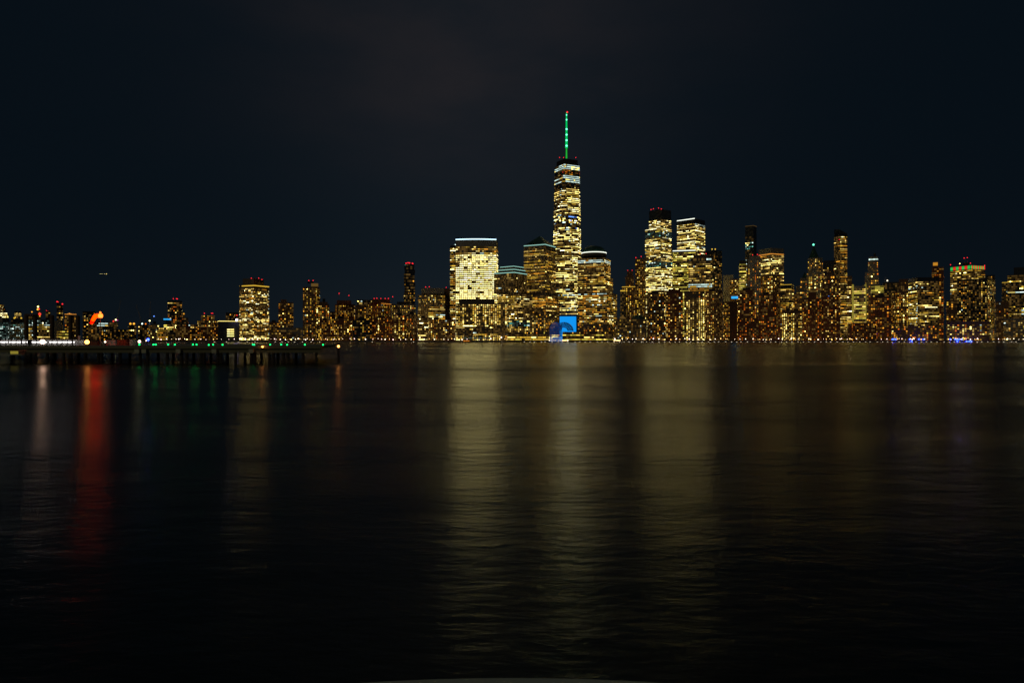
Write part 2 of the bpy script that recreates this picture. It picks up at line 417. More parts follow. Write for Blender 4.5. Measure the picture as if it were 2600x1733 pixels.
def beacon(root, px, py, Y, r=None, mat='beacon_red', stem=True):
    k = (mat, round(Y, -2))
    if k not in BEACON:
        b = MB(); b.ball((0, 0, 0), 1.0, mat, 8, 5); BEACON[k] = b.mesh('beacon')
    p_ = P(px, py, Y); r = r or 1.05 * Y / F
    o = bpy.data.objects.new('beacon', BEACON[k]); COL.objects.link(o); o.parent = root; o.location = p_ - parent_org(root); o.scale = (r, r, r)
    return o
SEED = [100]
def B(name, label, cat, D, style, mat, tiers, bands=(), beac=(), crown=(), fpx=4.5, bpx=3.7, cap=3, pent=None, side=None, masts=(), group=None, base=None, back=14, poly0=None):
    SEED[0] += 13; seed = SEED[0]
    px = D / F
    ft = [foot(*t_[:3], D + i * 0.0) for i, t_ in enumerate(tiers)]
    if poly0: ft[0] = poly0
    cx = sum(p[0] for p in ft[0]) / len(ft[0]); cy = sum(p[1] for p in ft[0]) / len(ft[0])
    root = thing(name, label, cat, (cx, cy, GZ), group)
    body = MB(); z0 = GZ if base is None else ZZ(base, D); wl = []
    for i, t_ in enumerate(tiers):
        z1 = ZZ(t_[3], D); st = t_[4] if len(t_) > 4 else style
        if i:   # upper tiers stand back inside the lower footprint
            dv = Vector((cx, cy)).normalized() * 1.5 * i
            ft[i] = [(p[0] + dv.x, p[1] + dv.y) for p in ft[i]]
        body.prism(ft[i], z0, z1, mat)
        # parapet rim
        if st != 'none' and z1 - z0 > 6:
            zb = z0 + (2 * px if i == 0 else .5 * px)
            pf = (lambda p_: (lambda z: p_))(ft[i])
            wl += windows(pf, zb, z1 - cap * px, fpx * px, bpx * px, bands, st, seed + i, D, side)
        z0 = z1
    body.build('facade', root)
    put_windows(root, wl, seed)
    if pent:
        for (a, b, yt) in (pent if isinstance(pent[0], tuple) else (pent,)):
            q = MB(); fp = foot(a, None, b, D + back, deep=(b - a) * px * .8); q.prism(fp, z0 - (.01), ZZ(yt, D), 'dark_metal'); q.build('roof_house', root)
    for q in beac: beacon(root, q[0], q[1], D + 3, mat=(q[2] if len(q) > 2 else 'beacon_red'), r=(q[3] * px if len(q) > 3 else None))
    for ti, py, th, mt, wh in crown:
        edge_strip(ft[ti], ZZ(py, D), th * px, mt, wh).build('light_strip', root)
    for mx, y0, y1 in masts:
        q = MB(); a = P(mx, y0, D + 10); b_ = P(mx, y1, D + 10); q.cone(a, b_, .5, .22, 'steel', 6); q.build('mast', root)
    return root

# ---- centre group
def arc_front(x0, x1, Y, bulge, n=10, deep=45):
    a = Vector((XX(x0, Y), Y)); b = Vector((XX(x1, Y), Y)); pts = []
    for i in range(n + 1):
        s = i / n; p_ = a.lerp(b, s); pts.append((p_.x, p_.y - bulge * 4 * s * (1 - s)))
    return pts + [(b.x + 3, b.y + deep), (a.x + 2, a.y + deep)]
EO = 'office_tower'; AT = 'apartment_tower'
g1 = B(EO, 'blazing white office tower with curved front and blue-white roof line', 'skyscraper', 1475, 'blaze', 'pale_stone',
  [(1157, None, 1262, 608)], bands=[(600, 626, 'none'), (626, 642, 'amberoffice'), (642, 646, 'office')], fpx=5.08, bpx=5.08, cap=2,
  crown=[(0, 608, 2.3, 'strip_blue_white', list(range(10)))], poly0=arc_front(1157, 1260, 1475, 7))
B(EO, 'slim darker wing hugging the left side of the blazing white tower', 'skyscraper', 1500, 'office', 'dark_glass',
  [(1143, None, 1156.5, 623)], cap=6, bpx=3.4, beac=[(1156, 621, 'window_cool_d', 1.2)])
B(EO, 'broad mid-rise office block with flat dark cornice below the blazing white tower', 'office block', 1408, 'grid', 'granite',
  [(1158, None, 1287, 770), (1165, None, 1256, 760, 'none')], bands=[(824, 852, 'sparseoffice')], bpx=3.9, cap=2)
B(EO, 'stepped office tower with three teal roof lines beside the pyramid tower', 'skyscraper', 1440, 'office', 'granite',
  [(1262, 1306, 1352, 742), (1254, 1306, 1338, 690, 'sparseoffice'), (1264, 1305, 1334, 682, 'none'), (1270, 1304, 1330, 674, 'none')],
  side=[1, .8, 0, 0], crown=[(1, 691, 1.5, 'strip_teal', [0, 1]), (2, 683, 1.3, 'strip_teal', [0, 1]), (3, 675, 1.2, 'strip_teal', [0, 1])], fpx=4.2)
pyr = B(EO, 'amber office tower topped by a dark pyramid roof with teal edge lights', 'skyscraper', 1490, 'amberoffice', 'granite',
  [(1340, 1386, 1418, 742), (1330, 1384, 1411, 618)], side=[1, .85, 0, 0], cap=7, fpx=3.9,
  crown=[(1, 620, 1.5, 'strip_teal', [0, 1])], bands=[(648, 660, 'sparse'), (618, 632, 'dark'), (790, 815, 'sparse')])
def pyramid(root, x0, xc, x1, ybase, yapex, D, mat, name='roof'):
    fp = foot(x0, xc, x1, D); cx = sum(p[0] for p in fp) / 4; cy = sum(p[1] for p in fp) / 4
    m = MB(); z = ZZ(ybase, D); ap = (cx, cy, ZZ(yapex, cy))
    for i in range(4): a = fp[i]; b = fp[(i + 1) % 4]; m.face([(a[0], a[1], z), (b[0], b[1], z), ap], mat)
    return m.build(name, root)
pyramid(pyr, 1334, 1384, 1407, 617.5, 599, 1497, 'copper_roof')
dome = B(EO, 'amber and white office tower crowned by a dark dome over a white light ring', 'skyscraper', 1440, 'office', 'granite',
  [(1467, 1541, 1566, 742), (1467, 1537, 1556, 700), (1467, 1534, 1550, 652)], side=[1, .8, 0, 0], fpx=4.1, cap=1,
  bands=[(652, 659, 'amberoffice'), (659, 666, 'coolrow'), (668, 690, 'amberoffice'), (820, 850, 'residred')])
m = MB(); cc = P(1508, 640, 1462)
for i in range(14):
    for j in range(6):
        def dp(i, j):
            q = 2 * math.pi * i / 14; ph = R(90) * j / 6; r_ = 24.5
            return (cc.x + r_ * math.cos(ph) * math.cos(q), cc.y + r_ * math.cos(ph) * math.sin(q), cc.z + 13.5 * math.sin(ph))
        m.face([dp(i, j), dp(i + 1, j), dp(i + 1, j + 1), dp(i, j + 1)], 'copper_roof')
m.build('dome_roof', dome, smooth=True)
ring = [(cc.x + 26.5 * math.cos(2 * math.pi * i / 24), cc.y + 26.5 * math.sin(2 * math.pi * i / 24)) for i in range(24)]
m = MB(); m.prism(ring, ZZ(652, 1462), ZZ(644, 1462), 'granite'); m.build('drum', dome)
edge_strip(ring, ZZ(643, 1462), 1.5, 'strip_white', None, .6).build('light_strip', dome)

# ---- the tallest tower: a square that turns through 45 degrees on its way up
DW = 1640.0
wt = thing('office_tower', 'tallest tower with tapering facets and a green lit spire', 'skyscraper', (XX(1443, DW), DW + 30, GZ))
WC = Vector((XX(1442.5, DW), DW + 30)); WS = 60.5; WB = R(13.8)
sc_ = (DW + 30) / DW
zt = ZZ(414, DW); zb = ZZ(800, DW)
def sq(side, rot):
    h_ = side / 2 * math.sqrt(2); th = math.atan(WC.x / WC.y)
    return [Vector((WC.x + h_ * math.cos(R(45) + rot - th + i * R(90)), WC.y + h_ * math.sin(R(45) + rot - th + i * R(90)))) for i in range(4)]
lo = sq(WS * sc_, -WB); hi = sq(WS * sc_ / math.sqrt(2), -WB + R(45))
def wtc_poly(z):
    s = min(max((z - zb) / (zt - zb), 0), 1)
    pts = []
    # eight corners: each bottom corner splits towards its two neighbours among the top corners
    if s <= 0: return [tuple(p) for p in lo]
    if s >= 1: return [tuple(p) for p in hi]
    for i in range(4):
        a = lo[i]; h0 = hi[(i - 1) % 4]; h1 = hi[i]
        pts.append(tuple(a.lerp(h0, s))); pts.append(tuple(a.lerp(h1, s)))
    return pts
m = MB()
m.prism([tuple(p) for p in lo], GZ, zb, 'dark_glass')
for i in range(4):
    j = (i + 1) % 4
    m.face([(*lo[i], zb), (*lo[j], zb), (*hi[i], zt)], 'dark_glass')
    m.face([(*lo[j], zb), (*hi[j], zt), (*hi[i], zt)], 'dark_glass')
m.face([(*p, zt) for p in hi], 'dark_glass')
m.build('facade', wt)
# make sure corner pairing is right: every octagon edge must lie on the facets
wl = windows(wtc_poly, zb + 1, zt - 1, 4.4 * DW / F, 3.6 * DW / F,
   [(400, 428, 'coolrow'), (428, 445, 'reddark'), (445, 464, 'coolrow'), (464, 476, 'dark'), (476, 545, 'bright'), (545, 580, 'bluemix')], 'bright', 5, DW)
put_windows(wt, wl, 5)
m = MB(); hc = [tuple(WC + (p - WC) * .86) for p in hi]; m.prism(hc, zt, ZZ(401, DW), 'dark_metal'); m.build('parapet', wt)
for bx in (1421, 1431, 1462): beacon(wt, bx, 400, DW + 12, r=.9)
sx, sy = WC.x - 1.5, WC.y
def zs(y): return ZZ(y, WC.y)
m = MB(); m.cone((sx, sy, zs(402)), (sx, sy, zs(376)), 2.0, 1.5, 'spire_shaft', 8); sp = m.build('spire', wt)
segs = [(376, 360, 3.2), (358, 347, 2.9), (345, 332, 2.6), (330, 318, 2.3), (316, 301, 2.0), (299, 288, 1.4)]
for y0, y1, r_ in segs:
    m = MB(); m.cone((sx, sy, zs(y0)), (sx, sy, zs(y1 - 2)), r_, r_ * .8, 'spire_green', 8); m.build('spire_segment', sp)
for y0, r_ in ((371, 2.5), (357, 2.4), (343, 2.3), (329, 2.4), (305, 1.9), (293, 1.6)):
    m = MB(); m.ball((sx, sy - 2.5, zs(y0)), r_, 'spire_mint', 8, 5); m.build('spire_lamp', sp)
beacon(sp, 1440.4, 285, DW + 30, r=1.9)
# blue screen podium
m = MB(); a = P(1420, 803, 1600); b = P(1463, 843, 1600)
m.box(a.x, b.x, 1600, 1606, GZ, a.z, 'screen_azure'); pd = m.build('led_screen'); tag(pd, 'bright azure blue rectangular screen wall at the foot of the tallest tower', 'screen')
# glass vault
vg = thing('glass_vault', 'blue lit barrel vaulted glass hall on the waterfront by the azure screen', 'glass hall', (*P(1412, 862, 1392).xy, GZ))
m = MB(); rb = MB(); c0 = P(1411, 0, 1390).x; ra = 15.5 * 1390 / F; zsp = ZZ(836, 1390); r3 = random.Random(4)
NA = 12
for j in range(8):
    y0 = 1390 + j * 5; y1 = y0 + 4.6
    for i in range(NA):
        a0 = math.pi * i / NA; a1 = math.pi * (i + .9) / NA
        q = [(c0 - ra * math.cos(a), y, zsp + ra * 1.2 * math.sin(a)) for a, y in ((a0, y0), (a1, y0), (a1, y1), (a0, y1))]
        m.face(q, r3.choice(['vault_blue', 'vault_blue', 'vault_blue', 'vault_white']))
for i in range(NA):     # front fan and the wall below
    x0 = c0 - ra * math.cos(math.pi * i / NA); x1 = c0 - ra * math.cos(math.pi * (i + .88) / NA)
    h0 = zsp + ra * 1.2 * math.sin(math.pi * i / NA); h1 = zsp + ra * 1.2 * math.sin(math.pi * (i + .88) / NA)
    zc = GZ
    while zc < max(h0, h1) - 1:
        m.face([(x0, 1389.9, zc), (x1, 1389.9, zc), (x1, 1389.9, min(zc + 2.6, max(h1, zc + .2))), (x0, 1389.9, min(zc + 2.6, max(h0, zc + .2)))],
               'vault_white' if zc < 9 else 'vault_blue')
        zc += 3.2
m.build('glass_skin', vg)
for j in range(9):
    for i in range(NA):
        a0 = math.pi * i / NA; a1 = math.pi * (i + 1) / NA; y = 1390.3 + j * 5
        rb.cone((c0 - ra * 1.03 * math.cos(a0), y, zsp + ra * 1.24 * math.sin(a0)), (c0 - ra * 1.03 * math.cos(a1), y, zsp + ra * 1.24 * math.sin(a1)), .25, .25, 'dark_metal', 4, False)
rb.build('rib', vg)
m = MB(); c1 = P(1430, 0, 1445).x; r1 = 25 * 1445 / F; z1_ = ZZ(840, 1445)
for j in range(3):
    for i in range(16):
        a0 = math.pi * i / 16; a1 = math.pi * (i + .9) / 16; y0 = 1432 + j * 8
        q = [(c1 - r1 * math.cos(a), y, z1_ + r1 * .9 * math.sin(a)) for a, y in ((a0, y0), (a1, y0), (a1, y0 + 7.5), (a0, y0 + 7.5))]
        m.face(q, r3.choice(['vault_blue', 'dark_glass', 'dark_glass', 'vault_white', 'window_dimcool_d']))
for i in range(16):
    for k in range(3):
        a0 = math.pi * i / 16; a1 = math.pi * (i + .85) / 16; f0, f1 = .38 + .2 * k, .56 + .2 * k
        q = [(c1 - r1 * f * math.cos(a), 1431.9, z1_ + r1 * .9 * f * math.sin(a)) for a, f in ((a0, f0), (a1, f0), (a1, f1), (a0, f1))]
        m.face(q, r3.choice(['vault_blue', 'dark_glass', 'dark_glass', 'dark_glass', 'vault_blue']))
m.build('rear_vault', vg)
# low waterfront blocks
B('shop_pavilion', 'long low shop building with golden lit windows right of the glass vault', 'pavilion', 1396, 'amberoffice', 'brown_brick',
  [(1428, None, 1558, 842)], bands=[(848, 862, 'limeoffice'), (840, 848, 'residhi')], bpx=4.4, fpx=4.5, cap=0)
B('shop_pavilion', 'low shop building with yellow lit ground floor left of the glass vault', 'pavilion', 1396, 'resid', 'granite',
  [(1288, None, 1394, 842)], bands=[(849, 862, 'limeoffice')], bpx=4.4, fpx=4.5, cap=0)
B(EO, 'small dim reddish block between the pyramid tower and azure screen', 'office block', 1560, 'reddark', 'red_brick', [(1386, None, 1421, 772)], cap=2)
B(EO, 'mid-rise block with white and amber windows under the teal crowned tower', 'office block', 1412, 'grid', 'granite',
  [(1289, None, 1345, 812)], cap=1, bands=[(812, 826, 'tealwhite')])
B(EO, 'dim mid-rise block with sparse windows left of the glass vault', 'office block', 1415, 'residhi', 'granite', [(1346, None, 1385, 806)], cap=1)

# ---- right of centre
B(AT, 'slim dark-topped apartment tower with a gold ledge, just right of the dome tower', 'apartment tower', 1520, 'residhi', 'brown_brick',
  [(1579, None, 1613, 728), (1588, None, 1610, 700, 'sparse'), (1592, None, 1607, 687, 'none')], beac=[(1594, 686, 'beacon_red', .8), (1605, 686, 'beacon_red', .8)],
  crown=[(0, 728, 1.3, 'strip_gold', None)])
B(AT, 'narrow annex with a gold lit roof edge beside the slim dark-topped tower', 'apartment block', 1505, 'sparse', 'dark_glass', [(1575, None, 1588, 737)],
  crown=[(0, 738, 2.6, 'strip_gold', None)], cap=5)
B(AT, 'tall amber speckled apartment tower with two red beacons left of the brightest right tower', 'apartment tower', 1545, 'residhi', 'brown_brick',
  [(1613, 1630, 1640, 655)], beac=[(1614.5, 654), (1628, 651)], bpx=3.4, side=[1, .6, 0, 0])
B(EO, 'tall blazing tower with stepped dark top and three red beacons', 'skyscraper', 1665, 'bright', 'dark_glass',
  [(1637, 1678, 1708, 650), (1638, 1677, 1705, 577), (1648, 1677, 1704, 530)], bands=[(525, 557, 'none'), (557, 583, 'bright'), (585, 600, 'tealdark'), (664, 677, 'tealdark')],
  beac=[(1653, 532), (1659, 530), (1672, 528.5), (1679, 530.5)], cap=0, fpx=3.9, side=[1, .95, 0, 0], bpx=3.4)
B(EO, 'tall yellow office tower with a slanting white roof line and dark band', 'skyscraper', 1650, 'bright', 'dark_glass',
  [(1719, 1764, 1790, 554)], bands=[(550, 568, 'none')], crown=[(0, 554.5, 1.8, 'strip_white', [0])], side=[.95, .9, 0, 0], cap=0, fpx=4.1)
B(EO, 'lower yellow-green office slab with a white roof line in front of the slanting tower', 'skyscraper', 1600, 'limeoffice', 'dark_glass',
  [(1708, None, 1766, 636)], crown=[(0, 636, 1.8, 'strip_white', None)], cap=4)
B(EO, 'amber office tower with white lit chamfered top and bluish middle floors', 'skyscraper', 1520, 'amberoffice', 'granite',
  [(1748, None, 1808, 663), (1752, None, 1806, 654, 'coolrow'), (1760, None, 1800, 646, 'none')], bands=[(704, 714, 'bright'), (720, 730, 'coolrow'), (663, 680, 'sparseoffice')],
  beac=[(1778, 644.5), (1793, 644)], cap=0)
B(EO, 'dark glass tower with scattered cream windows and two warm roof lamps', 'skyscraper', 1700, 'sparse', 'dark_glass',
  [(1793, 1812, 1833, 635)], side=[1.4, 1.8, 0, 0], beac=[(1808, 632.5, 'window_yellow_d', 1.4), (1816, 632.5, 'window_yellow_d', 1.4)], cap=9)
B('apartment_block', 'riverfront apartment block with one lit column and a pale side wall', 'apartment block', 1412, 'resid', 'brown_brick',
  [(1643, None, 1690, 744)], side=[1.1], pent=(1655, 1672, 738))
B('apartment_block', 'riverfront apartment block with a round-shouldered dark top and a magenta window', 'apartment block', 1418, 'resid', 'red_brick',
  [(1691, None, 1734, 742), (1697, None, 1728, 734, 'none')])
B('apartment_block', 'riverfront block with a dense grid of cream windows under the chamfered tower', 'apartment block', 1424, 'grid', 'granite',
  [(1737, None, 1789, 738)], bands=[(738, 762, 'resid')], side=[.85], bpx=4)
B('apartment_block', 'riverfront apartment block with bright left window columns below the dark glass tower', 'apartment block', 1412, 'residhi', 'brown_brick',
  [(1791, 1822, 1835, 736)], side=[1, .15, 0, 0], pent=(1800, 1815, 731))
mu = B('museum_building', 'squat waterfront building with a small white lit pyramid roof', 'museum', 1410, 'sparse', 'granite',
  [(1563, None, 1602, 809)], cap=2, beac=[(1567, 833, 'window_cool_d', 1.5), (1583, 833, 'window_blue_d', 1.3)])
m = MB(); fp = foot(1572, None, 1591, 1418, deep=16); ap = P(1580.5, 800, 1426)
for i in range(4): a = fp[i]; b = fp[(i + 1) % 4]; m.face([(*a, ZZ(809, 1410)), (*b, ZZ(809, 1410)), ap], 'window_dim_d')
m.build('lit_roof', mu)
db = B('domed_building', 'squat waterfront building with a low dark dome roof', 'domed building', 1410, 'sparse', 'granite', [(1603, None, 1642, 809)], cap=1)
m = MB(); cc = P(1621, 809, 1428)
for i in range(12):
    for j in range(4):
        def dq(i, j):
            q = 2 * math.pi * i / 12; ph = R(90) * j / 4
            return (cc.x + 14.5 * math.cos(ph) * math.cos(q), cc.y + 14.5 * math.cos(ph) * math.sin(q), ZZ(809, 1410) + 9.5 * math.sin(ph))
        m.face([dq(i, j), dq(i + 1, j), dq(i + 1, j + 1), dq(i, j + 1)], 'copper_roof')
m.build('dome_roof', db, smooth=True)
B('slab_building', 'windowless grey-brown slab building between dark glass tower and blue oval sign', 'tower block', 1640, 'none', 'pale_stone', [(1836, None, 1862, 698)])
B(EO, 'small yellow windowed tower just above the blue oval sign', 'office block', 1620, 'residhi', 'brown_brick', [(1853, None, 1878, 708)])
B(EO, 'narrow yellow office tower left of the thin dark needle tower', 'office block', 1580, 'limeoffice', 'dark_glass', [(1877, None, 1895, 661)], cap=8)
B(AT, 'thin dark needle tower with one cluster of cool white windows', 'skyscraper', 1690, 'dark', 'dark_glass', [(1892, 1913, 1921, 572)],
  bands=[(572, 600, 'none'), (615, 634, 'tealwhite'), (640, 850, 'sparse')], side=[1, 0, 0, 0], crown=[(0, 572.5, .8, 'window_dim_d', None)])
B(AT, 'pale stone apartment tower with three red beacons beside the needle tower', 'apartment tower', 1545, 'resid', 'pale_stone',
  [(1899, None, 1932, 658), (1902, None, 1930, 649, 'none')], beac=[(1911, 647), (1923, 646), (1929, 648)], bpx=4)
B(EO, 'broad yellow office tower with grey parapet and an orange line below it', 'skyscraper', 1610, 'amberoffice', 'grey_concrete',
  [(1926, 1957, 1990, 629)], bands=[(620, 643, 'none'), (643, 648, 'amberoffice'), (650, 668, 'bright'), (668, 694, 'office'), (694, 860, 'office')],
  crown=[(0, 644, 1.4, 'strip_amber', [0, 1])], cap=0, side=[1, .9, 0, 0])
B(EO, 'brown brick office block tucked in front of the orange-lined tower', 'office block', 1560, 'residhi', 'brown_brick', [(1932, 1962, 1982, 697)], side=[1, .7, 0, 0])
B(EO, 'small glazed block outlined by yellow edge lights, right of the orange-lined tower', 'office block', 1500, 'office', 'dark_glass', [(1982, 2010, 2016, 720)],
  crown=[(0, 722, .9, 'strip_gold', [0]), (0, 733, .8, 'strip_gold', [0])], cap=13, side=[.9, 1, 0, 0])
bo = B('apartment_block', 'waterfront block with lit windows on its left face and plain tan right face', 'apartment block', 1425, 'residhi', 'brown_brick',
  [(1836, 1853, 1872, 765)], side=[.9, 0, 0, 0])
m = MB(); c_ = P(1867, 755, 1450)
m.prism([(c_.x + 8.5 * math.cos(2 * math.pi * i / 16), c_.y + 5 * math.sin(2 * math.pi * i / 16)) for i in range(16)], c_.z - 2.3, c_.z + 2.3, 'sign_azure', bottom=True)
m.cone((c_.x, c_.y, ZZ(765, 1425) - 3), (c_.x, c_.y, c_.z - 2.3), 1.2, 1.2, 'dark_metal', 6)
tag(m.build('roof_sign'), 'glowing blue oval sign on a rooftop between apartment blocks', 'sign')
B('apartment_block', 'dark apartment block with amber windows right of the blue oval sign', 'apartment block', 1432, 'resid', 'red_brick', [(1874, None, 1916, 735)], pent=(1885, 1905, 728))
B('apartment_block', 'lower dark apartment wing with blue-tinted windows below the blue oval sign', 'apartment block', 1412, 'residred', 'red_brick', [(1873, None, 1925, 802)], cap=1)
B('apartment_block', 'dark riverfront block with orange windows and a small roof house, below the orange-lined tower', 'apartment block', 1422, 'residred', 'red_brick',
  [(1927, None, 1971, 747)], pent=((1937, 1952, 741),))
B(EO, 'wide low riverfront block with an even grid of cream windows and flat roof', 'office block', 1408, 'grid', 'brown_brick', [(1985, None, 2036, 788)],
  bands=[(788, 794, 'none')], side=[1], bpx=3.4, fpx=4.1, pent=((1995, 2005, 783), (2015, 2028, 784)), back=6)
B('apartment_block', 'narrow dim block between orange-windowed block and cream grid block', 'apartment block', 1430, 'sparse', 'red_brick', [(1971, None, 1986, 800)], cap=1)
B(EO, 'small block with large yellow windows above the cream grid block', 'office block', 1510, 'residhi', 'brown_brick', [(2012, None, 2036, 745)], bpx=5)
gs = B(EO, 'pale tower under a dark green pyramid spire tipped by a white light', 'skyscraper', 1660, 'residhi', 'pale_stone',
  [(2048, None, 2092, 690), (2051, 2073, 2089, 653)], bands=[(700, 760, 'grid')], side=[1, .5, 0, 0], bpx=3.2)
pyramid(gs, 2053, 2069, 2080, 653.5, 624, 1672, 'copper_roof')
beacon(gs, 2065.5, 621, 1690, mat='spire_mint', r=2.4)
gb = B(EO, 'dark gabled stepped tower with few windows left of the green spire', 'skyscraper', 1700, 'resid', 'grey_concrete',
  [(2022, None, 2050, 725), (2032, None, 2050, 705)], cap=1)
pyramid(gb, 2036, 2043, 2050, 705.5, 690, 1712, 'copper_roof')
B(EO, 'flat dark-topped tower between green spire and slant-topped tower', 'skyscraper', 1650, 'resid', 'dark_glass', [(2089, None, 2121, 678), (2091, None, 2121, 661, 'none')], cap=0)
B(AT, 'brown apartment tower with a trapezoid roof in front of the slant-topped tower', 'apartment tower', 1500, 'resid', 'brown_brick',
  [(2084, None, 2134, 708), (2094, None, 2124, 697), (2099, None, 2115, 690, 'none')], pent=(2101, 2113, 688), beac=[(2123, 702, 'window_lime_d', 1.4)])
sl_ = B(AT, 'tall slant-topped tower with a red light near its top', 'skyscraper', 1570, 'amberoffice', 'dark_glass',
  [(2118, 2133, 2151, 597)], side=[.35, 1.15, 0, 0], beac=[(2132, 608, 'beacon_red', 2.0)], cap=2, fpx=4.4, bpx=3.3, bands=[(595, 606, 'office')])
fp = foot(2118, 2133, 2151, 1570); m = MB(); z = ZZ(597, 1570); tz = [ZZ(579, 1570), ZZ(583, 1570), ZZ(592, 1570), ZZ(586, 1570)]
i0 = len(m.v); m.v += [(*p, z) for p in fp] + [(*p, q) for p, q in zip(fp, tz)]; k = m.mi('dark_glass')
for i in range(4): m.f.append((i, (i + 1) % 4, 4 + (i + 1) % 4, 4 + i)); m.m.append(k)
m.f.append((4, 5, 6, 7)); m.m.append(k); m.build('slanted_crown', sl_)
B(EO, 'narrow yellow lit block directly right of the slant-topped tower', 'office block', 1530, 'office', 'brown_brick', [(2151, None, 2165, 718), (2152, None, 2163, 700, 'sparse')])
yb = B(EO, 'office block with bright yellow rows between two glowing yellow corner strips', 'office block', 1480, 'limeoffice', 'pale_stone', [(2168, None, 2198, 726)], cap=6)
for x_ in (2166, 2198):
    m = MB(); a = P(x_ - 1.8, 0, 1478).x; b = P(x_ + 1.8, 0, 1478).x; m.box(a, b, 1478, 1480, ZZ(817, 1478), ZZ(722, 1478), 'window_lime_a'); m.build('light_column', yb)
B('apartment_block', 'dark riverfront block with mixed amber windows below the green spire tower', 'apartment block', 1415, 'residred', 'red_brick',
  [(2037, None, 2085, 757), (2052, None, 2072, 742, 'none')])
B('apartment_block', 'dark riverfront block with orange windows below the trapezoid-roofed tower', 'apartment block', 1428, 'resid', 'red_brick', [(2086, None, 2134, 752)])
B('apartment_block', 'low brick riverfront block right of the slant-topped tower', 'apartment block', 1410, 'residred', 'red_brick', [(2153, None, 2226, 820)], cap=2)
# ---- far right
B(EO, 'stepped tower with a bright pale green crown and dark finial', 'skyscraper', 1640, 'resid', 'pale_stone',
  [(2190, None, 2236, 722), (2196, None, 2231, 690), (2204, None, 2230, 662), (2206, None, 2229, 651, 'coolrow')], pent=(2218, 2224, 642), bpx=3.2, back=4)
B(EO, 'block with long white-green window rows behind the red-brick riverside block', 'office block', 1580, 'limeoffice', 'dark_glass', [(2212, None, 2244, 724)], cap=1)
B('apartment_block', 'red-brick apartment block with many orange windows under the pale green crowned tower', 'apartment block', 1470, 'residred', 'red_brick', [(2205, None, 2263, 754)],
  pent=(2222, 2245, 747), bpx=3.8)
B(EO, 'dark low-roofed block with one star-bright roof lamp', 'office block', 1600, 'sparse', 'dark_metal', [(2242, None, 2283, 716)], beac=[(2253, 712, 'lamp_edge', 1.8), (2273, 718, 'strip_gold', 1.5)], masts=((2247, 716, 700), (2251, 716, 703)))
B(AT, 'cream lit apartment tower left of the wide blue-glass office block', 'apartment tower', 1490, 'residhi', 'brown_brick', [(2264, 2278, 2306, 740), (2282, None, 2306, 708, 'sparse')], side=[.6, 1, 0, 0])
B(EO, 'wide blue-glass office block with sparse long window rows', 'office block', 1500, 'sparseoffice', 'dark_glass', [(2307, 2330, 2385, 704)], side=[1.8, 1, 0, 0], cap=10,
  bands=[(740, 770, 'amberoffice'), (770, 860, 'office')])
B(AT, 'slender tower with a small gold lit crown behind the wide blue-glass block', 'apartment tower', 1560, 'resid', 'red_brick',
  [(2366, None, 2396, 678), (2369, None, 2381, 674, 'none')], bpx=3.6, pent=(2370, 2380, 664), crown=[(1, 670, 8, 'window_amber_b', None)])
B('apartment_block', 'low riverside terrace of amber windows below the wide blue-glass block', 'apartment block', 1415, 'resid', 'brown_brick', [(2264, None, 2384, 826)], cap=1)
B(AT, 'narrow amber block between gold-crowned tower and red-green crowned tower', 'apartment tower', 1530, 'resid', 'brown_brick', [(2403, None, 2432, 762)])
rg = B(EO, 'yellow office tower with a red and green striped crown and small mast', 'skyscraper', 1620, 'office', 'granite', [(2413, 2464, 2501, 673)],
  bands=[(660, 684, 'none')], side=[1, .8, 0, 0], cap=0, beac=[(2413.5, 672), (2464, 668), (2500, 674), (2448, 655), (2456, 654), (2437, 669, 'window_white_c', 1.2)],
  pent=((2443, 2462, 665),), masts=((2449, 668, 652), (2456, 668, 652)))
fp = foot(2413, 2464, 2501, 1620)
for e, n_ in ((0, 7), (1, 12)):
    a = Vector(fp[e]); b = Vector(fp[e + 1])
    for i in range(n_):
        m = edge_strip([tuple(a.lerp(b, i / n_ + .01)), tuple(a.lerp(b, (i + .9) / n_)), (0, 9999), (0, 9999)], ZZ(678, 1620), 8.5 * 1620 / F, ('strip_green', 'strip_red')[i % 2], [0])
        m.build('crown_light', rg)
B(EO, 'dark block densely speckled with amber windows in front of the striped-crown tower', 'office block', 1480, 'residhi', 'dark_glass', [(2430, 2506, 2527, 706)], side=[.9, .5, 0, 0], cap=4)
B('apartment_block', 'low riverside block with pale cornice below the amber speckled block', 'apartment block', 1415, 'residhi', 'brown_brick', [(2405, None, 2513, 815)], cap=8,
  bands=[(815, 822, 'none')])
B('apartment_block', 'small dim block near the right edge beside the amber speckled block', 'apartment block', 1450, 'resid', 'brown_brick', [(2529, None, 2561, 765)])
B(EO, 'narrow dark building with a faint gold outline near the right edge', 'office block', 1550, 'sparse', 'dark_glass', [(2544, None, 2559, 716)], crown=[(0, 717, 1, 'strip_gold', None)])
B(EO, 'large dark office tower cut off by the right edge', 'skyscraper', 1520, 'sparseoffice', 'dark_glass', [(2558, None, 2650, 696), (2574, None, 2650, 677, 'none')], cap=1, side=[1.2])
B('apartment_block', 'low dim riverside building at the far right edge', 'apartment block', 1420, 'sparse', 'grey_concrete', [(2548, None, 2660, 808)], cap=4)
B(EO, 'dark block behind the striped-crown tower on its right', 'office block', 1690, 'sparse', 'dark_glass', [(2503, None, 2526, 698)])
